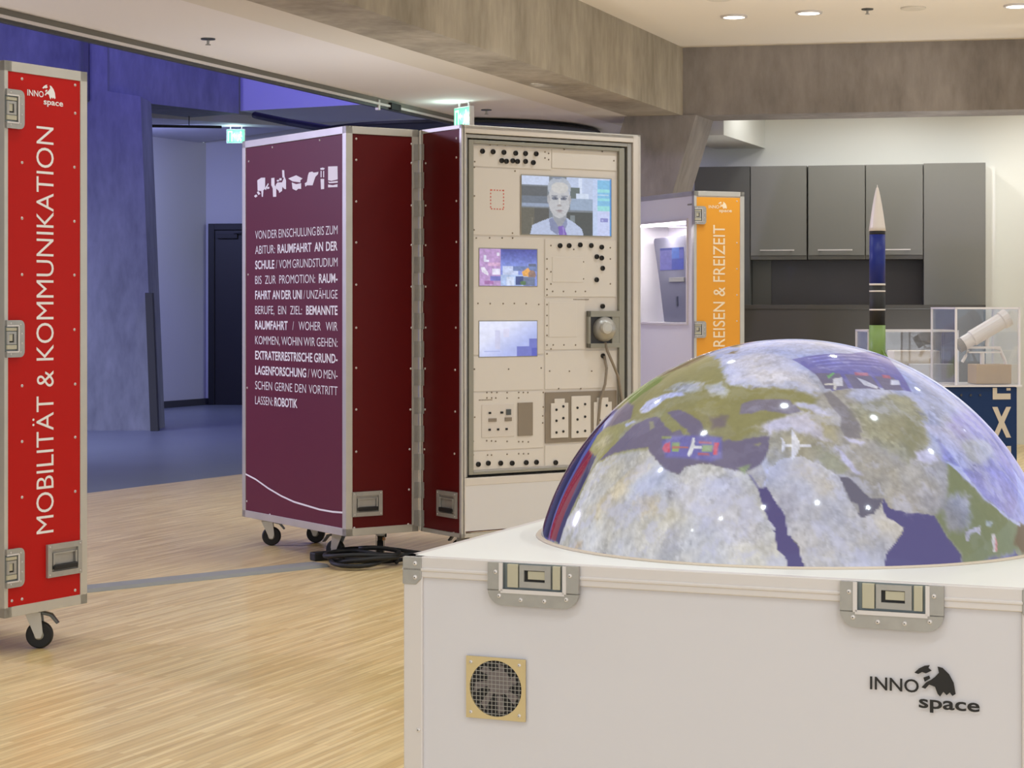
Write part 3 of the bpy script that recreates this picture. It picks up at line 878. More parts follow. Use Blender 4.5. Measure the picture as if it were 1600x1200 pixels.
PICTO=[
[(0.944,1.876),(0.899,1.887),(0.854,1.885),(0.854,1.830),(0.879,1.816),(0.940,1.821)],
[(0.899,1.821),(0.874,1.816),(0.879,1.786),(0.893,1.787)],
[(0.949,1.814),(0.932,1.819),(0.907,1.803),(0.932,1.798)],
[(0.982,1.795),(0.957,1.803),(0.940,1.793),(0.965,1.786)],
[(0.862,1.827),(0.821,1.855),(0.813,1.849),(0.846,1.819)],
[(0.834,1.833),(0.809,1.836),(0.805,1.826),(0.830,1.824)],
[(0.785,1.879),(0.749,1.879),(0.747,1.840),(0.729,1.828),(0.729,1.780),(0.765,1.781),(0.769,1.826),(0.785,1.842)],
[(0.725,1.865),(0.701,1.867),(0.697,1.858),(0.721,1.857)],
[(0.717,1.853),(0.665,1.851),(0.645,1.872),(0.661,1.876),(0.665,1.914),(0.641,1.912),(0.637,1.879),(0.621,1.859),(0.621,1.813),(0.641,1.816),(0.661,1.828),(0.665,1.806),(0.697,1.798),(0.701,1.808),(0.741,1.828),(0.733,1.843)],
[(0.697,1.873),(0.669,1.873),(0.669,1.862),(0.694,1.861)],
[(0.598,1.867),(0.512,1.879),(0.443,1.859),(0.466,1.851),(0.466,1.840),(0.551,1.850)],
[(0.559,1.845),(0.512,1.834),(0.458,1.836),(0.458,1.807),(0.489,1.809),(0.512,1.801),(0.551,1.812)],
[(0.420,1.833),(0.397,1.840),(0.386,1.872),(0.375,1.886),(0.341,1.888),(0.326,1.882),(0.277,1.883),(0.281,1.872),(0.307,1.861),(0.318,1.847),(0.337,1.819),(0.397,1.822),(0.413,1.816)],
[(0.259,1.900),(0.233,1.902),(0.211,1.897),(0.222,1.890),(0.255,1.892)],
[(0.255,1.887),(0.244,1.886),(0.244,1.854),(0.255,1.855)],
[(0.229,1.885),(0.218,1.885),(0.218,1.853),(0.229,1.853)],
[(0.255,1.847),(0.218,1.845),(0.218,1.795),(0.251,1.795)],
[(0.178,1.904),(0.083,1.900),(0.081,1.835),(0.145,1.831),(0.178,1.836)],
[(0.178,1.831),(0.159,1.827),(0.081,1.828),(0.081,1.819),(0.138,1.820),(0.170,1.821)],
[(0.178,1.815),(0.130,1.809),(0.083,1.812),(0.083,1.798),(0.178,1.801)],
]
SWOOSH=[(1.090,0.324),(0.963,0.303),(0.817,0.266),(0.674,0.238),(0.535,0.219),(0.398,0.211),(0.265,0.203),(0.134,0.203),(0.026,0.208)]
CONN=[(0.555,1.969),(0.617,1.969),(0.681,1.969),(0.751,1.968),(0.810,1.969),(0.874,1.970),(0.668,1.928),(0.696,1.926),(0.734,1.930),(0.762,1.928),(0.810,1.930),(0.857,1.926),(1.020,1.517),(1.076,1.518),(1.145,1.523),(1.214,1.521),(1.280,1.514),(1.249,1.465),(1.280,1.459),(1.286,1.407),(1.248,1.348),(1.286,1.214),(1.288,0.962),(0.531,0.445),(0.589,0.448),(0.662,0.445),(0.730,0.442),(0.814,0.441),(0.876,0.440),(0.993,0.433),(1.107,0.432)]
SCREW=[(0.512,1.917),(0.510,1.889),(0.510,1.750),(0.508,1.585),(0.749,1.880),(0.734,1.574),(0.521,1.546),(0.599,1.548),(0.673,1.549),(0.735,1.550),(0.602,2.003),(0.645,2.005),(0.692,2.005),(0.793,2.006),(0.930,1.982),(0.952,1.976),(0.930,1.952),(0.952,1.945),(1.048,2.000),(1.286,2.000),(1.360,1.956),(0.966,1.517),(1.337,1.512),(1.107,1.500),(0.942,1.450),(1.337,1.455),(0.942,1.400),(0.966,1.386),(1.167,1.438),(0.942,1.349),(0.966,1.325),(0.942,1.298),(1.167,1.352),(1.337,1.328),(0.977,1.288),(1.043,1.288),(1.118,1.288),(1.179,1.289),(0.942,1.270),(0.942,1.222),(0.942,1.168),(0.942,1.118),(0.942,1.069),(0.942,1.021),(0.980,1.021),(1.046,1.020),(1.118,1.019),(0.966,1.001),(0.942,0.977),(0.958,0.891),(1.080,0.888),(1.219,0.886),(1.013,0.802),(1.151,0.799),(0.531,1.228),(0.602,1.227),(0.679,1.227),(0.745,1.228),(0.816,1.227),(0.892,1.223),(0.510,0.908),(0.711,0.905),(0.907,0.907),(0.583,0.793),(0.611,0.793),(0.642,0.792),(0.702,0.790),(0.771,0.789),(0.799,0.788),(0.826,0.787),(0.583,0.767),(0.611,0.766),(0.635,0.765),(0.702,0.763),(0.771,0.762),(0.919,0.785),(0.499,0.767),(0.499,0.725),(0.512,0.675),(0.499,0.638),(0.919,0.713),(0.916,0.669),(0.916,0.634),(0.582,0.558),(0.610,0.556),(0.634,0.553),(0.702,0.550),(0.771,0.546),(0.795,0.545),(0.829,0.543),(0.587,0.488),(0.610,0.487),(0.702,0.487),(0.771,0.487),(0.800,0.485),(0.829,0.484),(0.503,0.558),(0.503,0.492)]
RIV_M_NARROW=[(0.055,2.031),(0.055,1.928),(0.055,1.725),(0.055,1.525),(0.055,1.319),(0.055,1.109),(0.055,0.913),(0.055,0.710),(0.055,0.504),(0.044,0.133),(0.371,2.020),(0.371,1.925),(0.371,1.715),(0.371,1.518),(0.371,1.311),(0.371,1.107),(0.367,0.904),(0.364,0.701),(0.360,0.504),(0.356,0.304),(0.352,0.132)]
RIV_M_LEFT=[(0.774,2.039),(0.265,2.040),(1.045,1.982),(1.052,1.382),(1.063,0.781),(1.067,0.179),(0.802,0.131),(0.285,0.119)]
RIV_M_SECOND=[(-0.048,1.924),(-0.048,1.714),(-0.048,1.517),(-0.048,1.311),(-0.048,1.108),(-0.042,0.904),(-0.042,0.701),(-0.036,0.503),(-0.030,0.303),(-0.030,0.128),(-0.330,2.028),(-0.330,1.935),(-0.330,1.724),(-0.330,1.526),(-0.330,1.315),(-0.325,1.110),(-0.319,0.905),(-0.319,0.703),(-0.313,0.498),(-0.307,0.113)]
RIV_RED=[(0.086,2.034),(0.362,2.038),(0.362,1.933),(0.086,1.732),(0.358,1.732),(0.086,1.531),(0.358,1.530),(0.086,1.328),(0.358,1.330),(0.086,1.130),(0.358,1.127),(0.086,0.927),(0.362,0.924),(0.086,0.726),(0.362,0.726),(0.086,0.525),(0.362,0.524),(0.086,0.158),(0.035,0.158),(0.362,0.156)]


def poly_slab(name, m, pts, z0, z1, parent=None):
    bm = bmesh.new()
    prism(bm, lambda u, v, d: (u, v, d + S), pts, z0, z1)
    return obj(name, bm, m, parent)


def framed(name, m, org, ang, *args, bevel=0.0):
    o = box(name, m, None, *args, bevel=bevel)
    o.location = (org[0], org[1], S)
    o.rotation_euler = (0, 0, ang)
    return o


# ------------------------------------------------------------------ the setting
AK = math.atan2(-1, 5.1)
AL = math.atan2(-0.3495, 0.9369)
OK_, OB, OL = (1.678, 18.254), (1.421, 16.5), (1.421, 16.5)
# wooden floor and the grey foyer floor share one straight joint
jx = lambda y: -2.03 + 0.55 * (y - 14.92)
struct(poly_slab('floor', 'wood', [(jx(-6), -6), (12, -6), (12, 27), (jx(27), 27)], -S - .1, -S))
struct(poly_slab('floor_foyer', 'darkfloor', [(-16, -6), (jx(-6), -6), (jx(27), 27), (-16, 27)], -S - .1, -S))
# concrete beam running into the picture, and the cross beam
struct(framed('trim_1', 'concrete_beam', OL, AL, -.447, 0, -18, .25, 2.80, 3.9), 'long concrete beam between the low and the high ceiling')
struct(framed('trim_2', 'concrete', OB, AK, 0.0, 8.0, 0, .52, 2.80, 3.9), 'concrete cross beam above the kitchen niche')
struct(framed('ceiling_low', 'ceil_low', OL, AL, -1.793, -.765, -18, 2.9, 2.80, 2.95))
struct(framed('trim_3', 'tan', OL, AL, -.765, -.447, -18, 2.9, 2.80, 2.95), 'tan ceiling strip along the concrete beam')  # separate strip in a tan tone, flush with the low ceiling
cx = lambda y: 1.421 - 0.373 * (16.5 - y)
struct(poly_slab('ceiling', 'ceil', [(cx(-1.5), -1.5), (10, -1.5), (10, 15.1), (1.5, 16.55), (1.421, 16.5)], 3.365, 3.5))
struct(poly_slab('ceiling_kitchen', 'ceil', [(.3, 17.2), (1.55, 16.98), (9.6, 15.4), (10.2, 18), (.5, 19.9)], 3.365, 3.5))
# leaning concrete column under the junction of the beams
bm = bmesh.new()
d2 = (0.3495 * .56, 0.9369 * .56)


def col_pt(u, z, k):
    lean = -0.305 * (2.80 - z)
    wx = 1.421 + (u + lean) * math.cos(AK)
    wy = 16.47 + (u + lean) * math.sin(AK)
    return (wx + k * d2[0], wy + k * d2[1], z + S)


ring = []
for z in (-S, 2.80):
    ring.append([bm.verts.new(col_pt(*p)) for p in ((-.488, z, 0), (.107, z, 0), (.107, z, 1), (-.488, z, 1))])
bm.faces.new(ring[0][::-1])
bm.faces.new(ring[1])
for i in range(4):
    bm.faces.new((ring[0][i], ring[0][(i + 1) % 4], ring[1][(i + 1) % 4], ring[1][i]))
struct(obj('trim_4', bm, 'concrete'), 'leaning concrete column')
# glass partition track at the edge of the low ceiling
struct(framed('trim_5', 'track', OL, AL, -1.812, -1.793, -18, .4, 2.762, 2.82), 'grey track channel along the ceiling edge')
struct(framed('trim_6', 'white_alu', OL, AL, -1.838, -1.775, -18, .4, 2.745, 2.762), 'bright aluminium rail under the track channel')
struct(framed('trim_7', 'stage', OL, AL, -1.822, -1.790, -18, .4, 2.725, 2.745), 'dark slot of the track')
# kitchen wall
struct(framed('wall_back', 'white', OK_, AK, -1.6, 9.0, .42, .55, -S, 3.6))
o = framed('trim_8', 'white', (2.33, 18.45), AL, -.45, 0, -1.45, .1, 2.69, 3.45)
struct(o, 'boxed white beam end over the wall cabinets')

# foyer -----------------------------------------------------------------
bm = bmesh.new()
prism(bm, lambda u, v, d: (u, d, v + S), [(-13, -S), (-3.63, -S), (-3.774, 3.346), (-4.11, 3.40), (-4.11, 6), (-13, 6)], 20.15, 20.75)
struct(obj('wall_foyer', bm, 'concrete_foyer'), 'rough concrete foyer wall with a leaning edge')


struct(poly_slab('trim_11', 'stage', [(-4.34, 20.10), (-4.29, 20.10), (-4.29, 20.16), (-4.34, 20.16)], 3.3, 6.0), 'dark vertical joint in the foyer concrete')


def quadbox(name, m, p0, p1, depth, z0, z1, label=None, structure=True):
    (x0, y0), (x1, y1) = p0, p1
    L = math.hypot(x1 - x0, y1 - y0)
    n = (-(y1 - y0) / L * depth, (x1 - x0) / L * depth)
    bm = bmesh.new()
    prism(bm, lambda u, v, d: (u, v, d + S), [(x0, y0), (x1, y1), (x1 + n[0], y1 + n[1]), (x0 + n[0], y0 + n[1])], z0, z1)
    o = obj(name, bm, m)
    return struct(o, label) if structure else o


quadbox('trim_9', 'concrete_foyer', (-4.16, 20.2), (-3.0, 21.8), .75, 3.33, 6.0, 'blue lit concrete gallery beam')
quadbox('trim_10', 'foyer_white', (-3.0, 21.9), (-1.0, 20.9), 1.6, 3.37, 6.0, 'smooth blue lit gallery front')
quadbox('ceiling_passage', 'foyer_white', (-5.2, 21.1), (-2.4, 23.14), 5.0, 3.30, 3.40)
struct(poly_slab('ceiling_foyer', 'stage', [(-14, -4), (-4, -4), (5, 20), (5, 28), (-14, 28)], 6.0, 6.1))
struct(poly_slab('wall_left', 'foyer_white', [(-13.2, -4), (-13.0, -4), (-13.0, 27), (-13.2, 27)], -S, 6.0))
quadbox('wall_passage', 'foyer_white', (-5.9, 21.2), (-3.90, 25.5), .2, -S, 3.31)
quadbox('wall_far', 'foyer_white', (-3.95, 25.45), (4.0, 24.6), .2, -S, 6.0)
quadbox('baseboard_passage', 'stage', (-5.87, 21.19), (-3.88, 25.46), .03, -S, .035)
# door in the far wall
ang = math.atan2(-.85, 7.95)
dr = thing('door_1', '', '', (-3.90, 25.42, S), ang)
del dr['label'], dr['category']
dr['kind'] = 'structure'
bm = bmesh.new()
bx(bm, .02, .10, -.05, .02, -S, 2.27)
bx(bm, 1.06, 1.14, -.05, .02, -S, 2.27)
bx(bm, .10, 1.06, -.05, .02, 2.19, 2.27)
obj('door_frame', bm, 'black', dr, .003)['kind'] = 'structure'
box('door_leaf', mat('door_dark', (30, 29, 32), .5), dr, .10, 1.06, -.02, .018, -S, 2.19)['kind'] = 'structure'
bm = bmesh.new()
bx(bm, .14, .40, -.06, -.02, 2.08, 2.14)
tube(bm, [(.36, -.06, 2.14), (.62, -.10, 2.155), (.80, -.05, 2.16)], .008, 6)
obj('door_closer', bm, 'black', dr, .002)['kind'] = 'structure'
bm = bmesh.new()
tube(bm, [(.96, -.02, 1.0), (.96, -.07, 1.0), (.85, -.07, 1.0)], .011, 8)
obj('door_handle', bm, 'zincdark', dr)['kind'] = 'structure'

# steel plate on the leaning edge of the concrete wall
bm = bmesh.new()
prism(bm, lambda u, v, d: (u, d, v + S), [(-3.71, 1.35), (-3.635, 1.35), (-3.575, -S), (-3.655, -S)], 20.05, 20.14)
tag(obj('edge_guard', bm, 'black', None, .003), 'black steel strip leaning against the lower edge of the foyer concrete wall', 'edge guard')
# black pipe under the passage ceiling
t = thing('ceiling_pipe', 'thin black pipe hanging under the grey passage ceiling', 'pipe', (-3.66, 21.8, 3.19 + S), 0)
bm = bmesh.new()
tube(bm, [(-.42, -.3, -.02), (.0, 0, 0), (.42, .3, .02)], .016, 10)
obj('pipe', bm, 'black', t)
bm = bmesh.new()
tube(bm, [(.1, .07, .0), (.1, .07, .12)], .006, 6)
obj('hanger', bm, 'black', t)
# black cable tray in front of the gallery
bm = bmesh.new()
tube(bm, [(-2.62, 20.2, 3.16 + S), (-2.2, 19.6, 3.03 + S), (-1.7, 18.7, 2.88 + S)], .035, 8)
tag(obj('cable_tray', bm, 'black'), 'black tray sloping down towards the black ceiling disc', 'cable tray')
# black ceiling disc
t = thing('ceiling_disc', 'large flat black disc hanging under the low ceiling above the open case', 'ceiling disc', (-.50, 17.92, 2.75 + S))
bm = bmesh.new()
lathe(bm, ((1.26, 0), (1.30, .008), (1.30, .028), (1.26, .034)), n=72)
obj('disc', bm, 'black', t)
for a in (.6, 2.7, 4.8):
    bm = bmesh.new()
    tube(bm, [(math.cos(a) * .8, math.sin(a) * .8, .03), (math.cos(a) * .8, math.sin(a) * .8, .055)], .01, 6)
    obj('hanger', bm, 'zinc', t)


# ------------------------------------------------------------------ ceiling fittings
def downlight(x, y, label, on=True):
    t = thing('ceiling_downlight', label, 'downlight', (x, y, 3.365 + S), 0, 'recessed ceiling downlights')
    bm = bmesh.new()
    r0, r1 = .098, .080
    n = 32
    rings = [[bm.verts.new((r * math.cos(2 * math.pi * i / n), r * math.sin(2 * math.pi * i / n), z)) for i in range(n)]
             for r, z in ((r0, .0), (r0, -.014), (r1, -.014), (r1 - .004, .0))]
    for a, b in zip(rings, rings[1:]):
        for i in range(n):
            bm.faces.new((a[i], a[(i + 1) % n], b[(i + 1) % n], b[i]))
    obj('trim_ring', bm, 'white_alu', t)
    bm = bmesh.new()
    lathe(bm, ((r1 - .002, -.012), (r1 - .002, -.006)), n=32)
    obj('lens', bm, 'lens', t)
    l = lamp('bulb', 'SPOT', (0, 0, -.03), 46, WARM, None, .03, spot=math.radians(128), blend=.7)
    l.parent = t
    return t


downlight(1.645, 14.7, 'lit round downlight nearest the corner of the concrete beams')
downlight(2.17, 14.5, 'lit round downlight beside the ceiling sprinkler of the high ceiling')
downlight(3.61, 14.17, 'lit round downlight at the edge of the photo, past the grey vent')
for x, y, lab in ((2.89, 14.29, 'flat beige ceiling disc between a sprinkler and the outermost downlight'),
                  (1.45, 13.86, 'flat beige ceiling disc cut by the top edge of the photo')):
    t = thing('ceiling_speaker', lab, 'ceiling speaker', (x, y, 3.365 + S), 0, 'flat ceiling discs')
    bm = bmesh.new()
    lathe(bm, ((.09, 0), (.09, -.010), (.078, -.014), (.07, -.014)), n=32)
    obj('grille_ring', bm, 'tan', t)
    bm = bmesh.new()
    lathe(bm, ((.069, -.002), (.069, -.012)), n=32)
    obj('grille', bm, 'ceil', t)


def sprinkler(x, y, z, lab):
    t = thing('sprinkler', lab, 'sprinkler', (x, y, z + S), 0, 'ceiling sprinklers')
    bm = bmesh.new()
    lathe(bm, ((.043, 0), (.043, -.007), (.012, -.010)), n=24)
    obj('escutcheon', bm, 'zincdark', t)
    bm = bmesh.new()
    lathe(bm, ((.008, -.009), (.008, -.034), (.016, -.036), (.016, -.040)), n=12)
    obj('head', bm, 'zinc', t)


sprinkler(-1.80, 11.75, 2.80, 'small dark sprinkler on the low ceiling above the red lettered case side')
sprinkler(-.207, 16.0, 2.80, 'small dark sprinkler on the low ceiling next to the hanging exit sign')
sprinkler(2.57, 14.35, 3.365, 'small sprinkler on the high ceiling between downlight and beige disc')


def exit_face(u, v):
    x, y = u * 200, v * 100
    w = (240, 255, 248)
    g = (86, 200, 150)
    return paint(x, y, g, [
        ('r', w, 10, 10, 62, 90), ('r', g, 20, 20, 52, 90), ('p', w, [(60, 44), (86, 26), (86, 38), (110, 38), (110, 50), (86, 50), (86, 62)]),
        ('e', w, 158, 22, 9, 10), ('p', w, [(140, 34), (164, 34), (174, 52), (168, 56), (160, 46), (152, 62), (166, 74), (160, 92), (152, 90), (155, 78), (140, 68), (134, 84), (116, 88), (116, 80), (128, 76), (142, 46), (130, 54), (126, 48)])])


def exit_sign(x, y, z, ang, w, h, lab, hang):
    t = thing('exit_sign', lab, 'exit sign', (x, y, z + S), ang, 'green emergency exit signs')
    box('housing', 'white_alu', t, -w / 2, w / 2, -.022, .022, -h, 0, .004)
    picture('sign_face', t, plane_y(-.022), -w / 2 + .006, w / 2 - .006, -h + .006, -.006, .001, exit_face, 64, 34, 'sign')
    if hang:
        for s in (-.3, .3):
            box('bracket', 'white_alu', t, s * w - .006, s * w + .006, -.006, .006, 0, hang)
    l = lamp('sign_glow', 'POINT', (0, -.10, -h / 2), 3.0, (.7, 1, .92), None, .06)
    l.parent = t


exit_sign(-.373, 15.45, 2.765, math.radians(-58), .24, .165, 'lit green exit sign hanging from the low ceiling above the open maroon case', .035)
exit_sign(-3.205, 23.05, 3.27, math.radians(-6), .22, .165, 'lit green exit sign in the blue foyer above the dark door', .03)
t = thing('rail_carriage', 'small dark roller carriage on the glass partition track', 'track fitting', (-.925, 15.36, 2.755 + S), AL)
box('carriage', 'black', t, -.02, .035, -.09, .09, -.026, .026, .004)
box('stop', 'white_alu', t, -.012, .02, -.30, -.27, -.05, .03, .003)

# ------------------------------------------------------------------ kitchen
KF = lambda name, lab, cat, grp=None, x=0.0: thing(name, lab, cat, (OK_[0] + x * math.cos(AK), OK_[1] + x * math.sin(AK), S), AK, grp)
t = KF('tall_cabinet', 'tall grey cabinet panel behind the yellow case side', 'cabinet', 'grey kitchen cabinets')
box('body', 'cabdark', t, 0, .51, .02, .40, -S, 2.495)
box('door', 'cabdark', t, .003, .507, 0, .019, .05, 2.495, .002)
CAB = ['grey wall cabinet with bar handle next to the yellow case', 'grey wall cabinet with bar handle in the middle of the three',
       'grey wall cabinet with bar handle behind the rocket nose']
for i, x0 in enumerate((.512, 1.034, 1.550)):
    t = KF('wall_cabinet', CAB[i], 'cabinet', 'grey kitchen cabinets', x0)
    box('body', 'cab', t, 0, .512, .02, .40, 1.64, 2.495)
    d = box('door', 'cab', t, .004, .508, 0, .019, 1.675, 2.492, .002)
    bm = bmesh.new()
    bx(bm, .09, .40, -.030, -.022, 1.718, 1.730)
    bx(bm, .11, .12, -.024, 0, 1.720, 1.728)
    bx(bm, .37, .38, -.024, 0, 1.720, 1.728)
    obj('handle', bm, 'white_alu', d, .001)
t = KF('tall_cabinet', 'tall light grey cabinet panel beside the white wall', 'cabinet', 'grey kitchen cabinets', 2.066)
box('body', 'cab', t, 0, .542, .02, .40, 1.217, 2.50)
box('door', 'cab', t, .002, .542, 0, .019, 1.217, 2.50, .002)
box('side_strip', 'white', t, .545, .63, .06, .40, -S, 2.47)  # white strip standing beside the tall cabinet
t = KF('niche_panel', 'dark grey back panel in the niche under the wall cabinets', 'wall panel', None, .512)
box('back', 'niche', t, .17, 1.552, .36, .39, 1.15, 1.64)
box('cheek', 'cab', t, .0, .17, .30, .36, 1.15, 1.64)
t = KF('kitchen_counter', 'long dark counter front below the grey cabinets', 'counter', None, -.2)
box('front', 'counter', t, 0, 2.75, -.95, -.90, -S, 1.19)
box('worktop', 'counter', t, -.02, 2.77, -.97, .0, 1.19, 1.226, .003)
box('side', 'counter', t, 2.70, 2.75, -.90, -.02, -S, 1.19)

# ------------------------------------------------------------------ red case
TOP, BOT = 2.088, 0.104
t = thing('flight_case', 'tall red flight case side lettered mobility and communication, cut by the photo edge', 'flight case', (-1.811, 7.08, S), math.atan2(1, .583), 'tall exhibition flight cases')
box('case_body', 'offwhite', t, .004, .417, .004, 1.109, BOT + .004, TOP - .004)
bm = bmesh.new()
edges(bm, 0, .421, 0, 1.113, BOT, TOP, .033, .004, wl=.014)
obj('edge_profile', bm, 'alu', t, .0015)
py0 = plane_y(0.0)
box('side_panel', 'red', t, .014, .388, -.0005, .003, .137, 2.056)['label'] = 'red laminated side panel'
bm = bmesh.new()
TXT = 'MOBILITÄT & KOMMUNIKATION'
a, b = text_span(TXT, -.004)
LZ0, LZ1 = .384, 1.870
put_text(bm, TXT, lambda x, y: (.247 - y * .0885, -.0018, LZ0 + (x - a) * (LZ1 - LZ0) / (b - a)), -.004)
obj('lettering', bm, 'vinyl', t)
logo(t, plane_y(-.0004), .112, 1.977, .184, 'vinyl')
handle(t, plane_y(-.0005), .208, .388, .219, .341)
for za, zb in ((1.850, 1.990), (1.031, 1.164), (.207, .346)):
    latch(t, (lambda za, zb: (lambda p, q, d: (-.004 + q, -.0045 - d, za + p)))(za, zb), zb - za, .088)
for x, z in RIV_RED:
    rivet(t, 'y', x, -.0005, z)
for x, y, an in ((.235, .085, -1.04), (.10, .95, 2.0), (.33, .98, .9)):
    caster(t, x, y, an, ztop=BOT)

# ------------------------------------------------------------------ maroon case, folded open on its hinge
t = thing('flight_case', 'opened maroon flight case with printed text side and instrument panel side', 'flight case', (-.806, 9.65, S), math.atan2(1, 1.469), 'tall exhibition flight cases')
box('case_body', 'maroon', t, .004, .404, .004, 1.109, BOT + .004, TOP - .004)
bm = bmesh.new()
edges(bm, 0, .405, 0, 1.113, .098, TOP, .033, .004)
obj('edge_profile', bm, 'alu', t, .0015)
px0 = plane_x(0.0)
box('text_panel', 'plum', t, -.0005, .003, .034, 1.079, .128, 2.052)['label'] = 'plum coloured side panel with white printed text'
box('side_panel', 'maroon', t, .034, .371, -.0005, .003, .128, 2.052)['label'] = 'dark maroon narrow side panel'
# printed paragraph: 12 justified lines
LINES = [['VON', 'DER', 'EINSCHULUNG', 'BIS', 'ZUM'], ['ABITUR:', '*RAUMFAHRT', '*AN', '*DER'], ['*SCHULE', '/', 'VOM', 'GRUNDSTUDIUM'],
         ['BIS', 'ZUR', 'PROMOTION:', '*RAUM-'], ['*FAHRT', '*AN', '*DER', '*UNI', '/', 'UNZÄHLIGE'], ['BERUFE,', 'EIN', 'ZIEL:', '*BEMANNTE'],
         ['*RAUMFAHRT', '/', 'WOHER', 'WIR'], ['KOMMEN,', 'WOHIN', 'WIR', 'GEHEN:'], ['*EXTRATERRESTRISCHE', '*GRUND-'],
         ['*LAGENFORSCHUNG', '/', 'WO', 'MEN-'], ['SCHEN', 'GERNE', 'DEN', 'VORTRITT'], ['LASSEN:', '*ROBOTIK']]
CH = .043
for i, ln in enumerate(LINES):
    z0 = 1.589 - CH / 2 - i * .0790
    ua, ub = -.968, -.083
    if i == 11:
        ub = ua + .47
    bold = lambda w: .022 if w[0] == '*' else -.004
    spans = [text_span(w.lstrip('*'), bold(w)) for w in ln]
    wd = [b_ - a_ for a_, b_ in spans]
    k = CH
    gap = ((ub - ua) - k * sum(wd)) / max(1, len(ln) - 1)
    if gap < .018:
        gap = .018
        k = ((ub - ua) - gap * (len(ln) - 1)) / sum(wd)
    if gap > .10:
        k = ((ub - ua) - .10 * (len(ln) - 1)) / sum(wd)
        gap = .10
    u = ua
    for w, (a_, b_) in zip(ln, spans):
        bm = bmesh.new()
        put_text(bm, w.lstrip('*'), (lambda u, a_: (lambda x, y: px0(u + (x - a_) * k, z0 + y * CH, .0022)))(u, a_), bold(w))
        u += k * (b_ - a_) + gap
        obj('printed_word', bm, 'vinyl', t)
bm = bmesh.new()
for q in PICTO:
    bm.faces.new([bm.verts.new((-.0022, y, z)) for y, z in q])
obj('pictograms', bm, 'vinyl', t)
bm = bmesh.new()
w = .0045
pts = SWOOSH
for (y0, z0), (y1, z1) in zip(pts, pts[1:]):
    bm.faces.new([bm.verts.new(p) for p in ((-.0022, y0, z0 - w), (-.0022, y1, z1 - w), (-.0022, y1, z1 + w), (-.0022, y0, z0 + w))])
obj('curved_line', bm, 'vinyl', t)
for x, z in RIV_M_NARROW:
    rivet(t, 'y', x, -.0005, z)
for y, z in RIV_M_LEFT:
    rivet(t, 'x', -.0005, max(.02, min(1.093, y)), z)
handle(t, plane_y(-.0005), .030, .198, .187, .308)
# second half, turned by a quarter about the hinge
X0, X1, Y0, Y1 = .425, 1.512, -.3765, -.006
bm = bmesh.new()
bx(bm, X0 + .004, X1 - .004, Y0 + .12, Y1 - .004, BOT, TOP - .004)
obj('second_body', bm, 'maroon', t)
bm = bmesh.new()
edges(bm, X0, X1, Y0, Y1, .098, TOP, .016, .004)
obj('second_edge_profile', bm, 'alu', t, .0015)
box('second_side_panel', 'maroon', t, X0 - .0005, X0 + .003, Y0 + .010, Y1 - .016, .116, 2.070)['label'] = 'dark maroon narrow side panel of the second half'
box('second_outer_panel', 'maroon', t, X1 - .003, X1 + .001, Y0 + .03, Y1 - .03, .128, 2.056)
for y, z in RIV_M_SECOND:
    rivet(t, 'x', X0 - .0005, min(-.03, max(-.352, y)), z)
handle(t, (lambda u, v, d: (X0 - .0005 - d, -u, v)), .165, .343, .185, .312)
# hinge between the halves
hg = None
bm = bmesh.new()
tube(bm, [(.414, -.012, .10), (.414, -.012, 2.088)], .007, 10)
hg = obj('hinge', bm, 'alu', t)
zs = [.16, .30, .44, .58, .72, .86, 1.0, 1.14, 1.28, 1.42, 1.56, 1.70, 1.84, 1.98]
for i, z in enumerate(zs):
    bm = bmesh.new()
    bx(bm, .382, .4135, -.0075, -.0045, z - .04, z + .04)
    bx(bm, .4185, .4215, -.038, -.008, z - .04, z + .04)
    tube(bm, [(.414, -.012, z - .04), (.414, -.012, z + .04)], .010, 10)
    obj('hinge_leaf', bm, 'zinc', hg)
# instrument front: cream surround, dark groove, inner frame, face
yf = Y0
bm = bmesh.new()
F0 = (X0 + .0032, X1, .098, TOP)
G0 = (.446, 1.468, .382, 2.052)
bx(bm, F0[0], G0[0], yf - .004, yf + .10, F0[2], F0[3])
bx(bm, G0[1], F0[1], yf - .004, yf + .10, F0[2], F0[3])
bx(bm, G0[0], G0[1], yf - .004, yf + .10, G0[3], F0[3])
bx(bm, G0[0], G0[1], yf - .004, yf + .10, .345, G0[2])
sf = obj('front_surround', bm, 'cream', t, .002)
box('lower_panel', 'offwhite', t, G0[0], G0[1], yf - .002, yf + .10, .125, .345)['label'] = 'plain white lower panel'
box('groove_back', 'stage', t, G0[0], G0[1], yf + .10, yf + .118, G0[2], G0[3])
bm = bmesh.new()
for (a, b, c, d) in ((G0[0] + .004, G0[0] + .016, G0[2] + .004, G0[3] - .004), (G0[1] - .03, G0[1] - .004, G0[2] + .004, G0[3] - .004)):
    bx(bm, a, b, yf + .006, yf + .10, c, d)
bx(bm, G0[0] + .016, G0[1] - .03, yf + .006, yf + .10, G0[3] - .022, G0[3] - .004)
obj('seal_profile', bm, 'zinc', t, .002)
I0 = (.470, 1.418, .396, 2.022)
bm = bmesh.new()
bx(bm, I0[0], .497, yf + .004, yf + .10, I0[2], I0[3])
bx(bm, 1.384, I0[1], yf + .004, yf + .10, I0[2], I0[3])
bx(bm, .497, 1.384, yf + .004, yf + .10, 2.004, I0[3])
bx(bm, .497, 1.384, yf + .004, yf + .10, I0[2], .410)
obj('inner_frame', bm, 'greymetal', t, .002)
YF = yf + .022
mp = plane_y(YF)
fp = box('face_panel', 'cream', t, .497, 1.384, YF, YF + .05, .410, 2.004)
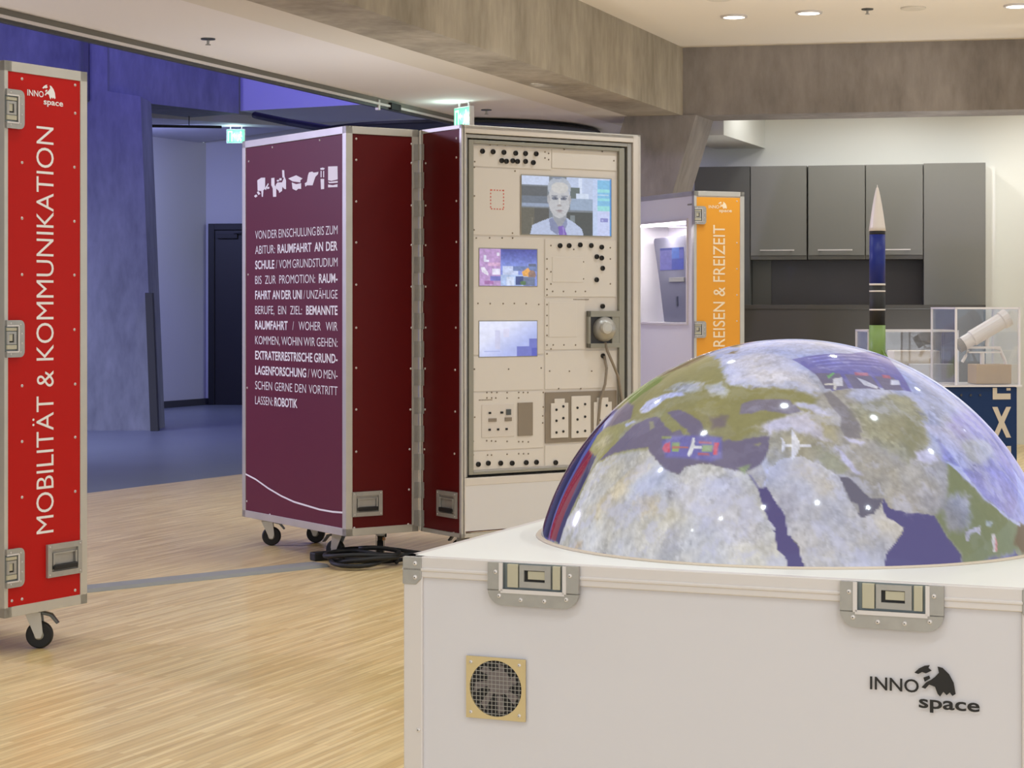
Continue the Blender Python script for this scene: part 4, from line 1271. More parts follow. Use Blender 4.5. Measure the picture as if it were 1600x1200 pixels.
# raised module plates
for (a, b, c, d) in ((.502, .968, 1.895, 1.998), (.972, 1.376, 1.905, 1.998), (.502, .775, 1.562, 1.888), (.502, .918, .978, 1.552), (.502, .918, .800, .970),
                     (.502, .918, .512, .792), (.502, .918, .418, .504), (.930, 1.376, 1.262, 1.548), (.930, 1.176, .998, 1.252), (.930, 1.376, .800, .990), (.930, 1.376, .418, .520), (.974, 1.168, 1.335, 1.46), (.952, 1.124, 1.06, 1.235)):
    bm = bmesh.new()
    mbox(bm, mp, a, b, c, d, 0, .0035 if b - a > .2 else .0055)
    obj('module_plate', bm, 'cream2', t, .0008)
mp2 = plane_y(YF - .0035)


def screen1(u, v):
    x = 592 + 698 * u
    y = 435 + 452 * v
    it = [('r', (196, 206, 232), 560, 400, 802, 506), ('r', (92, 94, 98), 560, 512, 786, 590), ('r', (108, 116, 130), 560, 590, 800, 648), ('r', (146, 158, 182), 560, 648, 800, 672),
          ('r', (98, 94, 82), 560, 680, 690, 900), ('r', (84, 82, 78), 690, 680, 800, 900), ('r', (128, 122, 106), 668, 760, 676, 830),
          ('r', (186, 198, 226), 935, 430, 1175, 600), ('r', (208, 218, 240), 1030, 440, 1060, 600), ('r', (98, 108, 106), 965, 512, 1040, 690), ('r', (150, 166, 190), 965, 600, 1145, 690), ('r', (205, 216, 236), 1010, 560, 1110, 600),
          ('r', (74, 76, 74), 930, 708, 1150, 910), ('r', (120, 128, 132), 965, 730, 1000, 800), ('r', (190, 204, 236), 1143, 430, 1300, 910), ('r', (128, 186, 224), 1178, 450, 1288, 690),
          ('r', (150, 214, 220), 1182, 520, 1280, 542), ('r', (176, 206, 232), 1182, 560, 1270, 572), ('r', (146, 212, 220), 1182, 588, 1280, 612), ('r', (150, 214, 216), 1182, 650, 1280, 690),
          ('r', (196, 204, 240), 1178, 692, 1290, 900), ('r', (134, 134, 196), 1202, 745, 1264, 780), ('r', (176, 180, 226), 1215, 755, 1226, 772), ('r', (76, 140, 206), 1277, 440, 1300, 905),
          ('p', (182, 192, 220), [(650, 910), (672, 815), (770, 772), (822, 752), (935, 752), (1000, 792), (1055, 835), (1076, 910)]),
          ('p', (150, 152, 160), [(826, 720), (936, 720), (930, 800), (885, 830), (838, 800)]),
          ('p', (128, 134, 166), [(800, 770), (826, 752), (884, 840), (868, 890), (812, 850)]), ('p', (134, 140, 172), [(936, 756), (944, 800), (916, 860), (884, 838)]),
          ('p', (120, 92, 178), [(872, 822), (905, 815), (918, 826), (944, 900), (876, 900)]), ('p', (150, 132, 200), [(905, 822), (916, 830), (922, 890), (908, 890)]),
          ('e', (172, 178, 190), 880, 520, 90, 84), ('e', (130, 138, 156), 866, 436, 42, 16), ('e', (186, 186, 190), 880, 618, 84, 138), ('e', (198, 196, 194), 884, 520, 66, 44),
          ('e', (168, 166, 170), 797, 610, 12, 34), ('e', (168, 166, 170), 962, 610, 10, 34), ('r', (136, 138, 148), 820, 582, 868, 590), ('r', (136, 138, 148), 894, 582, 944, 590),
          ('e', (112, 116, 132), 846, 604, 25, 13), ('e', (112, 116, 132), 914, 604, 25, 13), ('e', (84, 86, 98), 850, 604, 9, 7), ('e', (84, 86, 98), 914, 604, 9, 7),
          ('r', (206, 204, 204), 876, 600, 890, 645), ('e', (158, 150, 150), 880, 658, 17, 9), ('e', (150, 136, 140), 882, 699, 30, 6), ('e', (170, 162, 162), 882, 714, 22, 5)]
    c = paint(x, y, (120, 126, 134), it)
    return c * (.94 + .12 * fbm(x / 14, y / 10, 3, 3))[:, None]


def screen2(u, v):
    x = 260 + 450 * u
    y = 990 + 300 * v
    c = paint(x, y, (150, 160, 215), [])
    s = np.clip((y - 990) / 140, 0, 1)[:, None]
    c = np.array((72, 74, 152)) * (1 - s) + np.array((130, 146, 220)) * s
    it = paint(x, y, (-1, 0, 0), [('r', (196, 206, 238), 440, 1130, 560, 1210), ('r', (176, 196, 236), 420, 1200, 640, 1290), ('r', (112, 128, 176), 520, 1130, 710, 1170), ('r', (98, 104, 128), 640, 1110, 700, 1130),
                              ('p', (228, 166, 84), [(590, 1175), (640, 1140), (665, 1180), (650, 1215), (600, 1210)]), ('e', (150, 120, 110), 670, 1200, 30, 40), ('r', (64, 76, 130), 540, 1210, 600, 1280),
                              ('r', (110, 120, 150), 600, 1215, 690, 1285), ('e', (90, 120, 80), 600, 1265, 24, 18), ('r', (206, 216, 240), 470, 1215, 530, 1290),
                              ('r', (186, 150, 200), 250, 980, 424, 1300), ('r', (226, 224, 244), 295, 1040, 312, 1095), ('r', (226, 224, 244), 295, 1080, 332, 1095), ('r', (226, 220, 240), 395, 1020, 412, 1046),
                              ('r', (212, 170, 206), 330, 1100, 420, 1130), ('p', (232, 226, 242), [(270, 1140), (300, 1140), (330, 1190), (330, 1210), (280, 1180)]), ('r', (226, 222, 244), 360, 1150, 420, 1200),
                              ('r', (166, 110, 170), 300, 1250, 370, 1275), ('r', (120, 120, 196), 345, 1210, 424, 1250)])
    m = it[:, 0] >= 0
    c[m] = it[m]
    return c * (.86 + .28 * fbm(u * 26, v * 18, 9, 3))[:, None]


def screen3(u, v):
    a = np.clip(u * 1.3 + v * 1.2 - .75, 0, 1)[:, None]
    c = np.array((228, 230, 252)) * (1 - a) + np.array((176, 186, 238)) * a
    m = ((u > .64) & (v > .72)) | ((u > .86) & (v > .5))
    c[m] = (112, 118, 196)
    m = (u > .90) & (v > .78)
    c[m] = (86, 92, 186)
    m = (u > .27) & (u < .36) & (v > .25) & (v < .8)
    c[m] = (206, 206, 236)
    m = (u > .42) & (u < .52) & (v > .2) & (v < .45)
    c[m] = (216, 214, 240)
    m = (v > .83) & (v < .87) & (u > .08) & (u < .36)
    c[m] = (168, 176, 226)
    return c * (.95 + .10 * fbm(u * 14, v * 9, 5, 3))[:, None]


for nm, r, fn, nu, nv, lab in (('screen', (.788, 1.341, 1.571, 1.861), screen1, 150, 90, 'large screen showing a man in a lab coat and purple tie'),
                               ('screen', (.538, .880, 1.314, 1.495), screen2, 90, 56, 'small screen with a pink and blue street picture'),
                               ('screen', (.538, .880, .968, 1.140), screen3, 70, 42, 'small screen glowing pale blue')):
    bm = bmesh.new()
    mbox(bm, mp2, r[0] - .004, r[1] + .004, r[2] - .004, r[3] + .004, 0, .0015)
    hs = obj('screen_housing', bm, 'greymetal', t)
    o = picture(nm, hs, mp2, r[0], r[1], r[2], r[3], .0022, fn, nu, nv)
    o['label'] = lab
# connectors
bm = bmesh.new()
lathe(bm, ((.0125, 0), (.0125, -.008), (.009, -.010), (.009, -.006), (.003, -.006)), n=14, axis='y')
bmesh.ops.recalc_face_normals(bm, faces=bm.faces[:])
cme = bpy.data.meshes.new('connector')
bm.to_mesh(cme)
bm.free()
cme.materials.append(M['ink'])
for x, z in CONN:
    o = bpy.data.objects.new('connector', cme)
    COL.objects.link(o)
    o.parent = t
    o.location = (x, YF - .0035, z)
sme = RIV['y'].copy()
sme.materials.clear()
sme.materials.append(M['taupe'])
sme.materials.append(M['taupe'])
for x, z in SCREW:
    o = bpy.data.objects.new('screw', sme)
    COL.objects.link(o)
    o.parent = t
    o.location = (x, YF - .0036, z)
    o.scale = (.75, 1, .75)
# red dashed label
bm = bmesh.new()
for k in range(5):
    u = .607 + k * .0165
    for z in (1.782, 1.690):
        mbox(bm, mp2, u, u + .008, z - .003, z + .003, 0, .0008)
for k in range(6):
    z = 1.695 + k * .0165
    for u in (.605, .681):
        mbox(bm, mp2, u - .003, u + .003, z, z + .008, 0, .0008)
obj('dashed_label', bm, 'redink', t)
# camera niche with round head
bm = bmesh.new()
a, b, c, d = 1.185, 1.382, 1.004, 1.190
mbox(bm, mp2, a, b, c, d, 0, .002)
mbox(bm, mp2, a, b, d - .03, d, .002, .020)
mbox(bm, mp2, a, b, c, c + .022, .002, .020)
mbox(bm, mp2, a, a + .014, c, d, .002, .020)
mbox(bm, mp2, b - .045, b, c, d, .002, .016)
cb = obj('camera_niche', bm, 'greymetal', t, .002)
cb['label'] = 'square grey metal niche'
bm = bmesh.new()
mbox(bm, mp2, a + .014, b - .045, c + .022, d - .03, .002, .004)
obj('niche_back', bm, 'stage', cb)
bm = bmesh.new()
lathe(bm, [(.064 * math.sin(q), -.064 * math.cos(q)) for q in [math.pi - .001 - k * (math.pi - .002) / 14 for k in range(15)]], n=28, axis='y', cx=1.288, cy=YF - .012, cz=1.098)
o = obj('camera_ball', bm, 'zinc', cb, smooth=True)
bm = bmesh.new()
lathe(bm, ((.024, 0), (.032, -.02), (.030, -.034), (.018, -.036)), n=20, axis='y', cx=1.262, cy=YF - .045, cz=1.104)
obj('camera_lens', bm, 'alu', cb)
# cables hanging from the niche
for pts in ([(1.292, YF - .02, 1.03), (1.30, YF - .03, .985), (1.345, YF - .03, .90), (1.378, YF - .02, .85), (1.395, yf - .004, .74), (1.40, yf - .004, .60)],
            [(1.292, YF - .012, .962), (1.298, YF - .025, .90), (1.288, YF - .025, .82), (1.262, YF - .02, .74), (1.252, YF - .014, .62), (1.25, YF - .012, .53)]):
    bm = bmesh.new()
    tube(bm, pts, .007, 8)
    obj('cable', bm, 'taupe', t, smooth=True)
# taupe equipment bay with three plates
bm = bmesh.new()
mbox(bm, mp2, .930, 1.376, .532, .785, -.001, .002)
ob = obj('equipment_bay', bm, 'taupe', t)
ob['label'] = 'brown grey bay with three light plates'
for (a, b, c, d, notch) in ((.962, 1.068, .556, .752, 1), (1.088, 1.207, .552, .762, 0), (1.228, 1.341, .548, .750, 1)):
    bm = bmesh.new()
    n = .022
    pts = [(a, c), (b, c), (b, d - n), (b - n, d - n), (b - n, d), (a + n, d), (a + n, d - n), (a, d - n)] if notch else [(a, c), (b, c), (b, d), (a, d)]
    prism(bm, mp2, pts, .002, .008)
    for q in ((.3, .75), (.7, .8), (.3, .45), (.7, .5), (.3, .15), (.7, .15)):
        pass
    pl_ = obj('bay_plate', bm, 'cream2', ob, .001)
    for q in ((.30, .72), (.70, .80), (.30, .44), (.70, .50), (.30, .14), (.70, .16)):
        bm = bmesh.new()
        disc(mp2, a + (b - a) * q[0], c + (d - c) * q[1], .0065, .008, .011, bm, 10)
        obj('knob', bm, 'ink', pl_)
# switch module and brown cover
bm = bmesh.new()
mbox(bm, mp2, .552, .742, .574, .734, 0, .003)
sw_ = obj('switch_module', bm, 'cream', t, .001)
for (a, b, c, d, m_) in ((.592, .604, .688, .698, 'ink'), (.660, .676, .688, .698, 'ink'), (.694, .722, .680, .708, 'zincdark'), (.590, .636, .650, .666, 'taupe'), (.686, .726, .650, .668, 'taupe'),
                         (.590, .602, .606, .616, 'ink'), (.640, .652, .606, .616, 'ink'), (.690, .702, .606, .616, 'ink')):
    bm = bmesh.new()
    mbox(bm, mp2, a, b, c, d, .003, .007)
    obj('switch', bm, m_, sw_)
bm = bmesh.new()
mbox(bm, mp2, .764, .853, .574, .738, 0, .006)
obj('brown_cover', bm, 'taupe', t, .001)
# fine print bars of two captions
bm = bmesh.new()
for (u0, u1, z) in ((.536, .618, .757), (1.105, 1.21, 1.248)):
    n = int((u1 - u0) / .009)
    for k in range(n):
        mbox(bm, mp2, u0 + k * .009, u0 + k * .009 + .006, z - .003, z + .003, 0, .0006)
obj('caption', bm, 'taupe', t)
for x, y, an in ((.06, .95, -.55), (.315, .93, -.75), (.085, .22, 2.1), (.235, .075, 1.05), (1.40, -.12, .4), (1.38, -.30, .9), (.62, -.10, 2.0)):
    caster(t, x, y, an, ztop=.098)
# strap buckle hanging under the case
bm = bmesh.new()
bx(bm, -.022, .022, -.012, .012, -.05, .0)
bp = obj('plug', bm, 'black', t, .003)
bp.location = (.33, .22, .098)
bm = bmesh.new()
bx(bm, -.015, .015, -.010, .010, -.066, -.05)
o = obj('plug_ring', bm, 'orange', bp, .002)
o['label'] = 'orange plug collar'

# ------------------------------------------------------------------ yellow case
t = thing('flight_case', 'yellow flight case side lettered travel and leisure, standing before the grey cabinets', 'flight case', (1.387, 15.09, S), math.atan2(.42, 1), 'tall exhibition flight cases')
bm = bmesh.new()      # body with an open box behind the display window
WY0, WY1, WZ0, WZ1 = .124, 1.0, 1.088, 1.870
bx(bm, .30, .424, .004, 1.096, BOT + .004, TOP - .004)
bx(bm, .004, .30, .004, WY0, BOT + .004, TOP - .004)
bx(bm, .004, .30, WY1, 1.096, BOT + .004, TOP - .004)
bx(bm, .004, .30, WY0, WY1, BOT + .004, WZ0)
bx(bm, .004, .30, WY0, WY1, WZ1, TOP - .004)
obj('case_body', bm, 'offwhite', t)
bm = bmesh.new()
edges(bm, 0, .428, 0, 1.10, BOT, TOP, .033, .004, wl=.018)
obj('edge_profile', bm, 'alu', t, .0015)
box('side_panel', 'yellow', t, .020, .394, -.0005, .003, .138, 2.046)['label'] = 'yellow laminated side panel'
bm = bmesh.new()
TXT = 'REISEN & FREIZEIT'
a, b = text_span(TXT, .004)
put_text(bm, TXT, lambda x, y: (.262 - y * .100, -.0022, .905 + (x - a) * .930 / (b - a)), .004)
obj('lettering', bm, 'vinyl_y', t)
logo(t, plane_y(-.0005), .122, 1.962, .20, 'vinyl_y')
for za, zb in ((1.838, 1.976), (.973, 1.10), (.20, .335)):
    latch(t, (lambda za, zb: (lambda p, q, d: (-.004 + q, -.0045 - d, za + p)))(za, zb), zb - za, .098)
for z in (2.02, 1.70, 1.50, 1.30, 1.10, .9, .7, .5, .3, .165):
    rivet(t, 'y', .368, -.0005, z)
bm = bmesh.new()
f = .018
for (a, b, c, d) in ((WY0 - f, WY0, WZ0 - f, WZ1 + f), (WY1, WY1 + f, WZ0 - f, WZ1 + f), (WY0, WY1, WZ0 - f, WZ0), (WY0, WY1, WZ1, WZ1 + f)):
    bx(bm, -.008, .006, a, b, c, d)
obj('window_frame', bm, 'white_alu', t, .001)
box('window_back', 'vit', t, .296, .2995, WY0, WY1, WZ0, WZ1)
box('strip_light', 'striplight', t, .03, .07, WY0 + .02, WY1 - .02, WZ1 - .022, WZ1 - .004)
lamp('vitrine_light', 'AREA', (.05, .56, WZ1 - .03), 18, (1, .97, 1), None, .8, .05).parent = t
box('window_pane', 'glass', t, .000, .004, WY0, WY1, WZ0, WZ1)
bm = bmesh.new()
for k in range(7):
    mbox(bm, plane_x(-.0005), -.11 + k * .012, -.102 + k * .012, 1.985, 1.997, 0, .001)
obj('caption', bm, 'greymetal', t)
# terminal model inside the window
t2 = thing('terminal_model', 'white terminal model with blue screen behind the lit window of the yellow case', 'terminal', (1.387, 15.09, S), math.atan2(.42, 1))
bm = bmesh.new()
prism(bm, lambda u, v, d: (d, u, v), [(.29, WZ0 + .002), (.70, WZ0 + .002), (.795, 1.45), (.885, 1.735), (.870, 1.758), (.36, 1.770), (.29, 1.74)], .10, .24)
obj('body', bm, 'terminal', t2, .006)


def kiosk(u, v):
    c = paint(u, v, (96, 98, 178), [('r', (66, 72, 150), 0, 0, 1, .12), ('r', (112, 108, 180), .0, .12, .5, 1), ('r', (84, 116, 204), .5, 0, .82, .5), ('r', (70, 80, 170), .5, .5, 1, 1)])
    return c * (.92 + .16 * fbm(u * 12, v * 10, 4, 3))[:, None]


picture('screen', t2, plane_x(.098), -.765, -.36, 1.50, 1.675, .0, kiosk, 40, 26)
bm = bmesh.new()
bx(bm, .096, .10, .457, .483, 1.216, 1.292)
obj('card_slot', bm, 'zincdark', t2)
bm = bmesh.new()
bx(bm, .090, .10, .34, .595, 1.405, 1.44)
obj('ledge', bm, 'greymetal', t2, .002)
for x, y, an in ((.10, .12, .4), (.33, .12, 1.4), (.10, .98, 2.2), (.33, .98, .3)):
    caster(t, x, y, an, ztop=BOT)

# ------------------------------------------------------------------ white low case
t = thing('display_case', 'white low flight case carrying the earth projection dome', 'display case', (-.205, 3.85, S), math.atan2(-1, 2.403))
L = 1.205
box('case_body', 'casewhite', t, .003, L - .003, .003, L - .003, .14, .722)
bm = bmesh.new()
edges(bm, 0, L, 0, L, .14, .726, .036, .004)
obj('edge_profile', bm, 'white_alu', t, .002)
pt = plane_y(-.004)
box('top_panel', 'topwhite', t, .012, L - .012, .012, L - .012, .715, .7305, .002)['label'] = 'bright white top panel'
bm = bmesh.new()
bx(bm, -.0065, L + .0065, -.0065, .002, .702, .709)
obj('profile_bead', bm, 'white_alu', t, .002)
corner_bracket(t, plane_y(0), -.005, .035, .676, .729)
corner_bracket(t, (lambda u, v, d: (L - u, -d, v)), -.005, .035, .676, .729)
for x in (.022, L - .022):
    for z in (.717, .690):
        rivet(t, 'y', x, -.0065, z, .8)
rivet(t, 'y', .028, -.004, .395, .8)
rivet(t, 'y', .028, -.004, .20, .8)
for ua, ub in ((.178, .362), (.856, 1.038)):
    latch(t, (lambda ua: (lambda p, q, d: (ua + p, -.003 - d, .728 - q)))(ua), ub - ua, .080, 'y', True)
# fan with its brass plate and wire grid
py = plane_y(-.0005)
a, b, c, d = .128, .250, .428, .5455
bm = bmesh.new()
n = 48
cu, cv, r = (a + b) / 2 + .001, (c + d) / 2, .0535
outer = []
for i in range(n):
    q = 2 * math.pi * i / n + math.pi / 4
    x, y = math.cos(q), math.sin(q)
    k = 1 / max(abs(x), abs(y))
    outer.append((cu + x * k * (b - a) / 2, cv + y * k * (d - c) / 2))
inner = [(cu + r * math.cos(2 * math.pi * i / n + math.pi / 4), cv + r * math.sin(2 * math.pi * i / n + math.pi / 4)) for i in range(n)]
rows = [[bm.verts.new(py(*p, dd)) for p in pp] for pp, dd in ((outer, 0), (outer, .0045), (inner, .0045), (inner, 0))]
for p, q in zip(rows, rows[1:]):
    for i in range(n):
        j = (i + 1) % n
        bm.faces.new((p[i], p[j], q[j], q[i]))
fan = obj('fan_plate', bm, 'brass', t)
fan['label'] = 'square brass coloured fan plate'
bm = bmesh.new()
disc(py, cu, cv, r - .0006, .0, .0006, bm, 40)
obj('fan_opening', bm, 'ink', fan)
bm = bmesh.new()
disc(py, cu + .006, cv + .012, .024, .0006, .0022, bm, 28)
for k in range(7):
    q = 2 * math.pi * k / 7
    pts = [(cu + .006 + .02 * math.cos(q), cv + .006 + .02 * math.sin(q)), (cu + .044 * math.cos(q + .30), cv + .047 * math.sin(q + .25)), (cu + .047 * math.cos(q + .62), cv + .047 * math.sin(q + .62)), (cu + .006 + .02 * math.cos(q + .5), cv + .006 + .02 * math.sin(q + .5))]
    prism(bm, py, pts, .0006, .0012)
obj('fan_rotor', bm, mat('fan_plastic', (118, 108, 106), .6), fan)
bm = bmesh.new()
for k in range(-6, 7):
    o_ = k * .0080
    h = math.sqrt(max(0, r * r - o_ * o_))
    if h > .006:
        mbox(bm, py, cu + o_ - .0005, cu + o_ + .0005, cv - h, cv + h, .003, .0038)
        mbox(bm, py, cu - h, cu + h, cv + o_ - .0005, cv + o_ + .0005, .0038, .0046)
obj('wire_grid', bm, 'zinc', fan)
for x, z in ((a + .011, c + .011), (b - .011, c + .011), (a + .011, d - .011), (b - .011, d - .011)):
    rivet(fan, 'y', x, -.005, z, .6)
logo(t, plane_y(-.0012), .907, .539, .19, 'ink')
for x, y in ((.1, .1), (L - .1, .1), (.1, L - .1), (L - .1, L - .1)):
    caster(t, x, y, 1.0, False, ztop=.138)

# ------------------------------------------------------------------ projection dome
R_, H_ = .53, .4146
RS = (R_ * R_ + H_ * H_) / (2 * H_)
ZC = .7305 + H_ - RS
TM = math.acos((.7305 - ZC) / RS)
t = thing('projection_globe', 'glowing earth dome with satellite map on top of the white case', 'globe', (.59, 4.18, S))
NR, NS = 230, 860
th = np.linspace(0.004, TM, NR)[:, None]
ph = np.linspace(0, 2 * math.pi, NS, endpoint=False)[None, :]
VX = RS * np.sin(th) * np.cos(ph)
VY = RS * np.sin(th) * np.sin(ph)
VZ = ZC + RS * np.cos(th) + 0 * ph
A = ((th / TM) * np.cos(ph)).ravel()
B_ = ((th / TM) * np.sin(ph)).ravel()
verts = np.stack([VX.ravel(), VY.ravel(), VZ.ravel()], 1)
i = np.arange(NR - 1)[:, None] * NS
j = np.arange(NS)[None, :]
jn = (j + 1) % NS
faces = np.stack([i + j, i + NS + j, i + NS + jn, i + jn], 2).reshape(-1, 4)
me = bpy.data.meshes.new('dome')
nv, nf = len(verts), len(faces)
me.vertices.add(nv)
me.vertices.foreach_set('co', verts.ravel())
me.loops.add(nf * 4)
me.loops.foreach_set('vertex_index', faces.ravel())
me.polygons.add(nf)
me.polygons.foreach_set('loop_start', np.arange(0, nf * 4, 4))
me.update(calc_edges=True)
bm = bmesh.new()
bm.from_mesh(me)
bm.verts.ensure_lookup_table()
bm.faces.new([bm.verts[k] for k in range(NS)][::1])
bmesh.ops.recalc_face_normals(bm, faces=bm.faces[:])
bm.to_mesh(me)
bm.free()
# picture: warped outlines of seas, land and cloud, in zenith-distance coordinates
wx = A * 1.0
wy = B_ * 1.0
n1 = fbm(A * 22, B_ * 22, 1, 4) * .6 + fbm(A * 80, B_ * 80, 31, 3) * .5 - .55
n2 = fbm(A * 22, B_ * 22, 2, 4) * .6 + fbm(A * 80, B_ * 80, 32, 3) * .5 - .55
cl = fbm(A * 11 + 40, B_ * 11, 6, 5)
base = np.empty((nv, 3))
base[:] = (168, 168, 190)
lo = fbm(A * 3.5 + 9, B_ * 3.5, 8, 4)[:, None]
base = np.where(lo > .52, np.array((158, 156, 128)), np.array((96, 92, 140)))
base = base + (np.array((206, 208, 236)) - base) * np.clip((cl - .5) * 4, 0, 1)[:, None]
rgb = base
for col, warp, soft, alpha, poly in DOME:
    x0, x1 = min(p[0] for p in poly) - .12, max(p[0] for p in poly) + .12
    y0, y1 = min(p[1] for p in poly) - .12, max(p[1] for p in poly) + .12
    sel = np.nonzero((A > x0) & (A < x1) & (B_ > y0) & (B_ < y1))[0]
    if not len(sel):
        continue
    ax = A[sel] + 2.0 * 1.5 * warp * n1[sel]
    ay = B_[sel] + 2.0 * 1.5 * warp * n2[sel]
    m = inside(ax, ay, poly)
    w_ = m.astype(float)
    if soft:
        dd = edge_dist(ax, ay, poly)
        w_ = np.clip(.5 + np.where(m, dd, -dd) / (1.2 * soft), 0, 1)
        w_ = w_ * w_ * (3 - 2 * w_)
    w_ = (w_ * alpha)[:, None]
    rgb[sel] = rgb[sel] * (1 - w_) + np.array(col, float) * w_
det = fbm(A * 75, B_ * 75, 11, 4)[:, None]
big = fbm(A * 13 + .8 * n1 * 6, B_ * 13, 12, 5)[:, None]
tint = fbm(A * 7 + 31, B_ * 7 + 5, 14, 4)[:, None] - .5
bright = rgb.mean(1, keepdims=True)
amp = np.clip((bright - 112) / 50, 0, 1)
rgb = rgb * (1 + amp * (.22 * (det - .5) + .36 * (big - .5)))
rgb = rgb + amp * tint * np.array((34, 14, -52))
# broken white cloud
hi = np.clip((fbm(A * 17 + B_ * 6, B_ * 30 + n2 * 2, 21, 5) - .55) * 7, 0, 1)[:, None] * amp * .42
rgb = rgb * (1 - hi) + np.array((212, 214, 246)) * hi
dark = np.clip((rgb.mean(1, keepdims=True) - 40) / 40, 0, 1)
rgb = rgb + (np.array((198, 196, 222)) - rgb) * .05 * dark  # pale lavender haze mixed into the picture colours
set_picture(me, rgb)
obj_me('dome', me, 'globe', t, smooth=True)
bm = bmesh.new()
n = 96
prof = ((R_ - .002, .7306), (R_ + .010, .7306), (R_ + .008, .7335), (R_ + .003, .7345), (R_ - .001, .7345))
rings = [[bm.verts.new((r * math.cos(2 * math.pi * k / n), r * math.sin(2 * math.pi * k / n), z)) for k in range(n)] for r, z in prof]
for p, q in zip(rings, rings[1:]):
    for k in range(n):
        bm.faces.new((p[k], p[(k + 1) % n], q[(k + 1) % n], q[k]))
obj('base_ring', bm, 'beige', t, smooth=True)

# ------------------------------------------------------------------ exhibits behind the dome
pa = math.radians(5)
t = thing('display_plinth', 'dark navy plinth with large pale letters under the clear telescope box', 'plinth', (1.79, 8.0, S), pa)
box('body', 'navy', t, -.12, .250, -.01, .36, -S, .888, .004)
box('cover_plate', 'edge', t, -.06, .268, -.018, .345, .889, .895)
bm = bmesh.new()
pf = plane_y(-.0118)
LET = [[(.148, .885), (.166, .885), (.166, .862), (.222, .862), (.222, .838), (.148, .838)],
       [(.205, .884), (.222, .884), (.222, .874), (.205, .874)],
       [(.146, .808), (.168, .808), (.184, .768), (.204, .808), (.224, .808), (.196, .746), (.224, .684), (.204, .684), (.185, .724), (.168, .684), (.146, .684), (.174, .746)],
       [(.206, .650), (.224, .650), (.224, .560), (.206, .560)], [(.148, .650), (.166, .650), (.166, .560), (.148, .560)]]
for g in LET:
    bm.faces.new([bm.verts.new(pf(u, v, .0005)) for u, v in g])
obj('lettering', bm, 'beige', t)
for k in range(5):
    bm = bmesh.new()
    disc(pf, -.06 + k * .039, .856, .005, 0, .003, bm, 10)
    obj('stud', bm, 'stage', t)


def clear_box(name, lab, loc, ang, w, d, z0, z1):
    t = thing(name, lab, 'clear box', loc, ang)
    th_ = .005
    for (a, b, c, e, f, g) in ((0, w, 0, th_, z0, z1), (0, w, d - th_, d, z0, z1), (0, th_, th_, d - th_, z0, z1), (w - th_, w, th_, d - th_, z0, z1), (th_, w - th_, th_, d - th_, z1 - th_, z1)):
        box('pane', 'acrylic', t, a, b, c, e, f, g)
    bm = bmesh.new()
    e = .004
    for x in (0, w):
        for y in (0, d):
            bx(bm, x - e, x + e, y - e, y + e, z0, z1 + e)
    for z in (z1,):
        for x in (0, w):
            bx(bm, x - e, x + e, 0, d, z - e, z + e)
        for y in (0, d):
            bx(bm, 0, w, y - e, y + e, z - e, z + e)
    obj('edge_strip', bm, 'edge', t)
    return t


clear_box('acrylic_box', 'tall clear acrylic box over a white telescope model on the navy plinth', (1.79, 8.0, S), pa, .262, .325, .896, 1.206)
t = thing('telescope_model', 'small white telescope model on an oak block inside the tall clear box', 'telescope', (1.92, 8.14, S), pa)
bm = bmesh.new()
d_ = Vector((.86, .0, .50)).normalized()
for s0, s1, r0, r1 in ((-.085, .135, .034, .034), (.135, .142, .034, .030)):
    pass
ax_ = d_
u_ = Vector((0, 1, 0))
w_ = ax_.cross(u_)
cen = Vector((.015, .0, 1.110))
prof = ((.0295, -.10), (.0295, -.06), (.0335, -.055), (.0335, .085), (.0375, .09), (.0375, .118), (.031, .120), (.031, .108))
rings = [[bm.verts.new(cen + ax_ * h + (u_ * math.cos(2 * math.pi * k / 24) + w_ * math.sin(2 * math.pi * k / 24)) * r) for k in range(24)] for r, h in prof]
for p, q in zip(rings, rings[1:]):
    for k in range(24):
        bm.faces.new((p[k], p[(k + 1) % 24], q[(k + 1) % 24], q[k]))
bm.faces.new(rings[0])
bm.faces.new(rings[-1])
obj('tube', bm, 'rwhite', t)
bm = bmesh.new()
e0, e1 = cen - ax_ * .10, cen - ax_ * .124
tube(bm, [e0, e1], .028, 16)
obj('rear_cell', bm, 'taupe', t)
bm = bmesh.new()
bx(bm, -.05, .085, -.010, .010, 1.040, 1.049)
bx(bm, -.05, .085, -.010, .010, 1.022, 1.028)
tube(bm, [(.03, 0, 1.049), (.03, 0, 1.092)], .009, 10)
tube(bm, [(.06, 0, 1.045), (.085, 0, 1.035), (.105, 0, .99), (.112, 0, .965)], .007, 8)
tube(bm, [(-.05, 0, 1.035), (-.06, 0, 1.01), (-.075, 0, .985)], .007, 8)
tube(bm, [(.01, 0, 1.022), (.01, 0, .975)], .010, 8)
obj('mount', bm, 'rwhite', t)
bm = bmesh.new()
bx(bm, -.03, .118, -.045, .07, .8965, .976)
obj('oak_block', bm, 'woodblock', t, .003)['label'] = 'oak coloured block base'

t = thing('display_table', 'white display stand behind the dome carrying rocket and low clear box', 'stand', (1.50, 8.40, S), 0)
box('body', 'offwhite', t, .02, .42, .01, .52, -S, .85)
box('top', 'offwhite', t, 0, .44, 0, .54, .85, .870, .003)
clear_box('acrylic_box', 'low clear acrylic box over a beige block beside the rocket', (1.537, 8.555, S), 0, .385, .30, .872, 1.107)
t = thing('stone_block', 'beige stepped block inside the low clear box', 'block', (1.66, 8.62, S), 0)
bm = bmesh.new()
bx(bm, 0, .20, 0, .16, .872, 1.02)
obj('block', bm, 'beige', t, .004)
bm = bmesh.new()
bx(bm, .06, .25, -.045, -.002, .872, .965)
obj('step', bm, 'offwhite', t, .003)

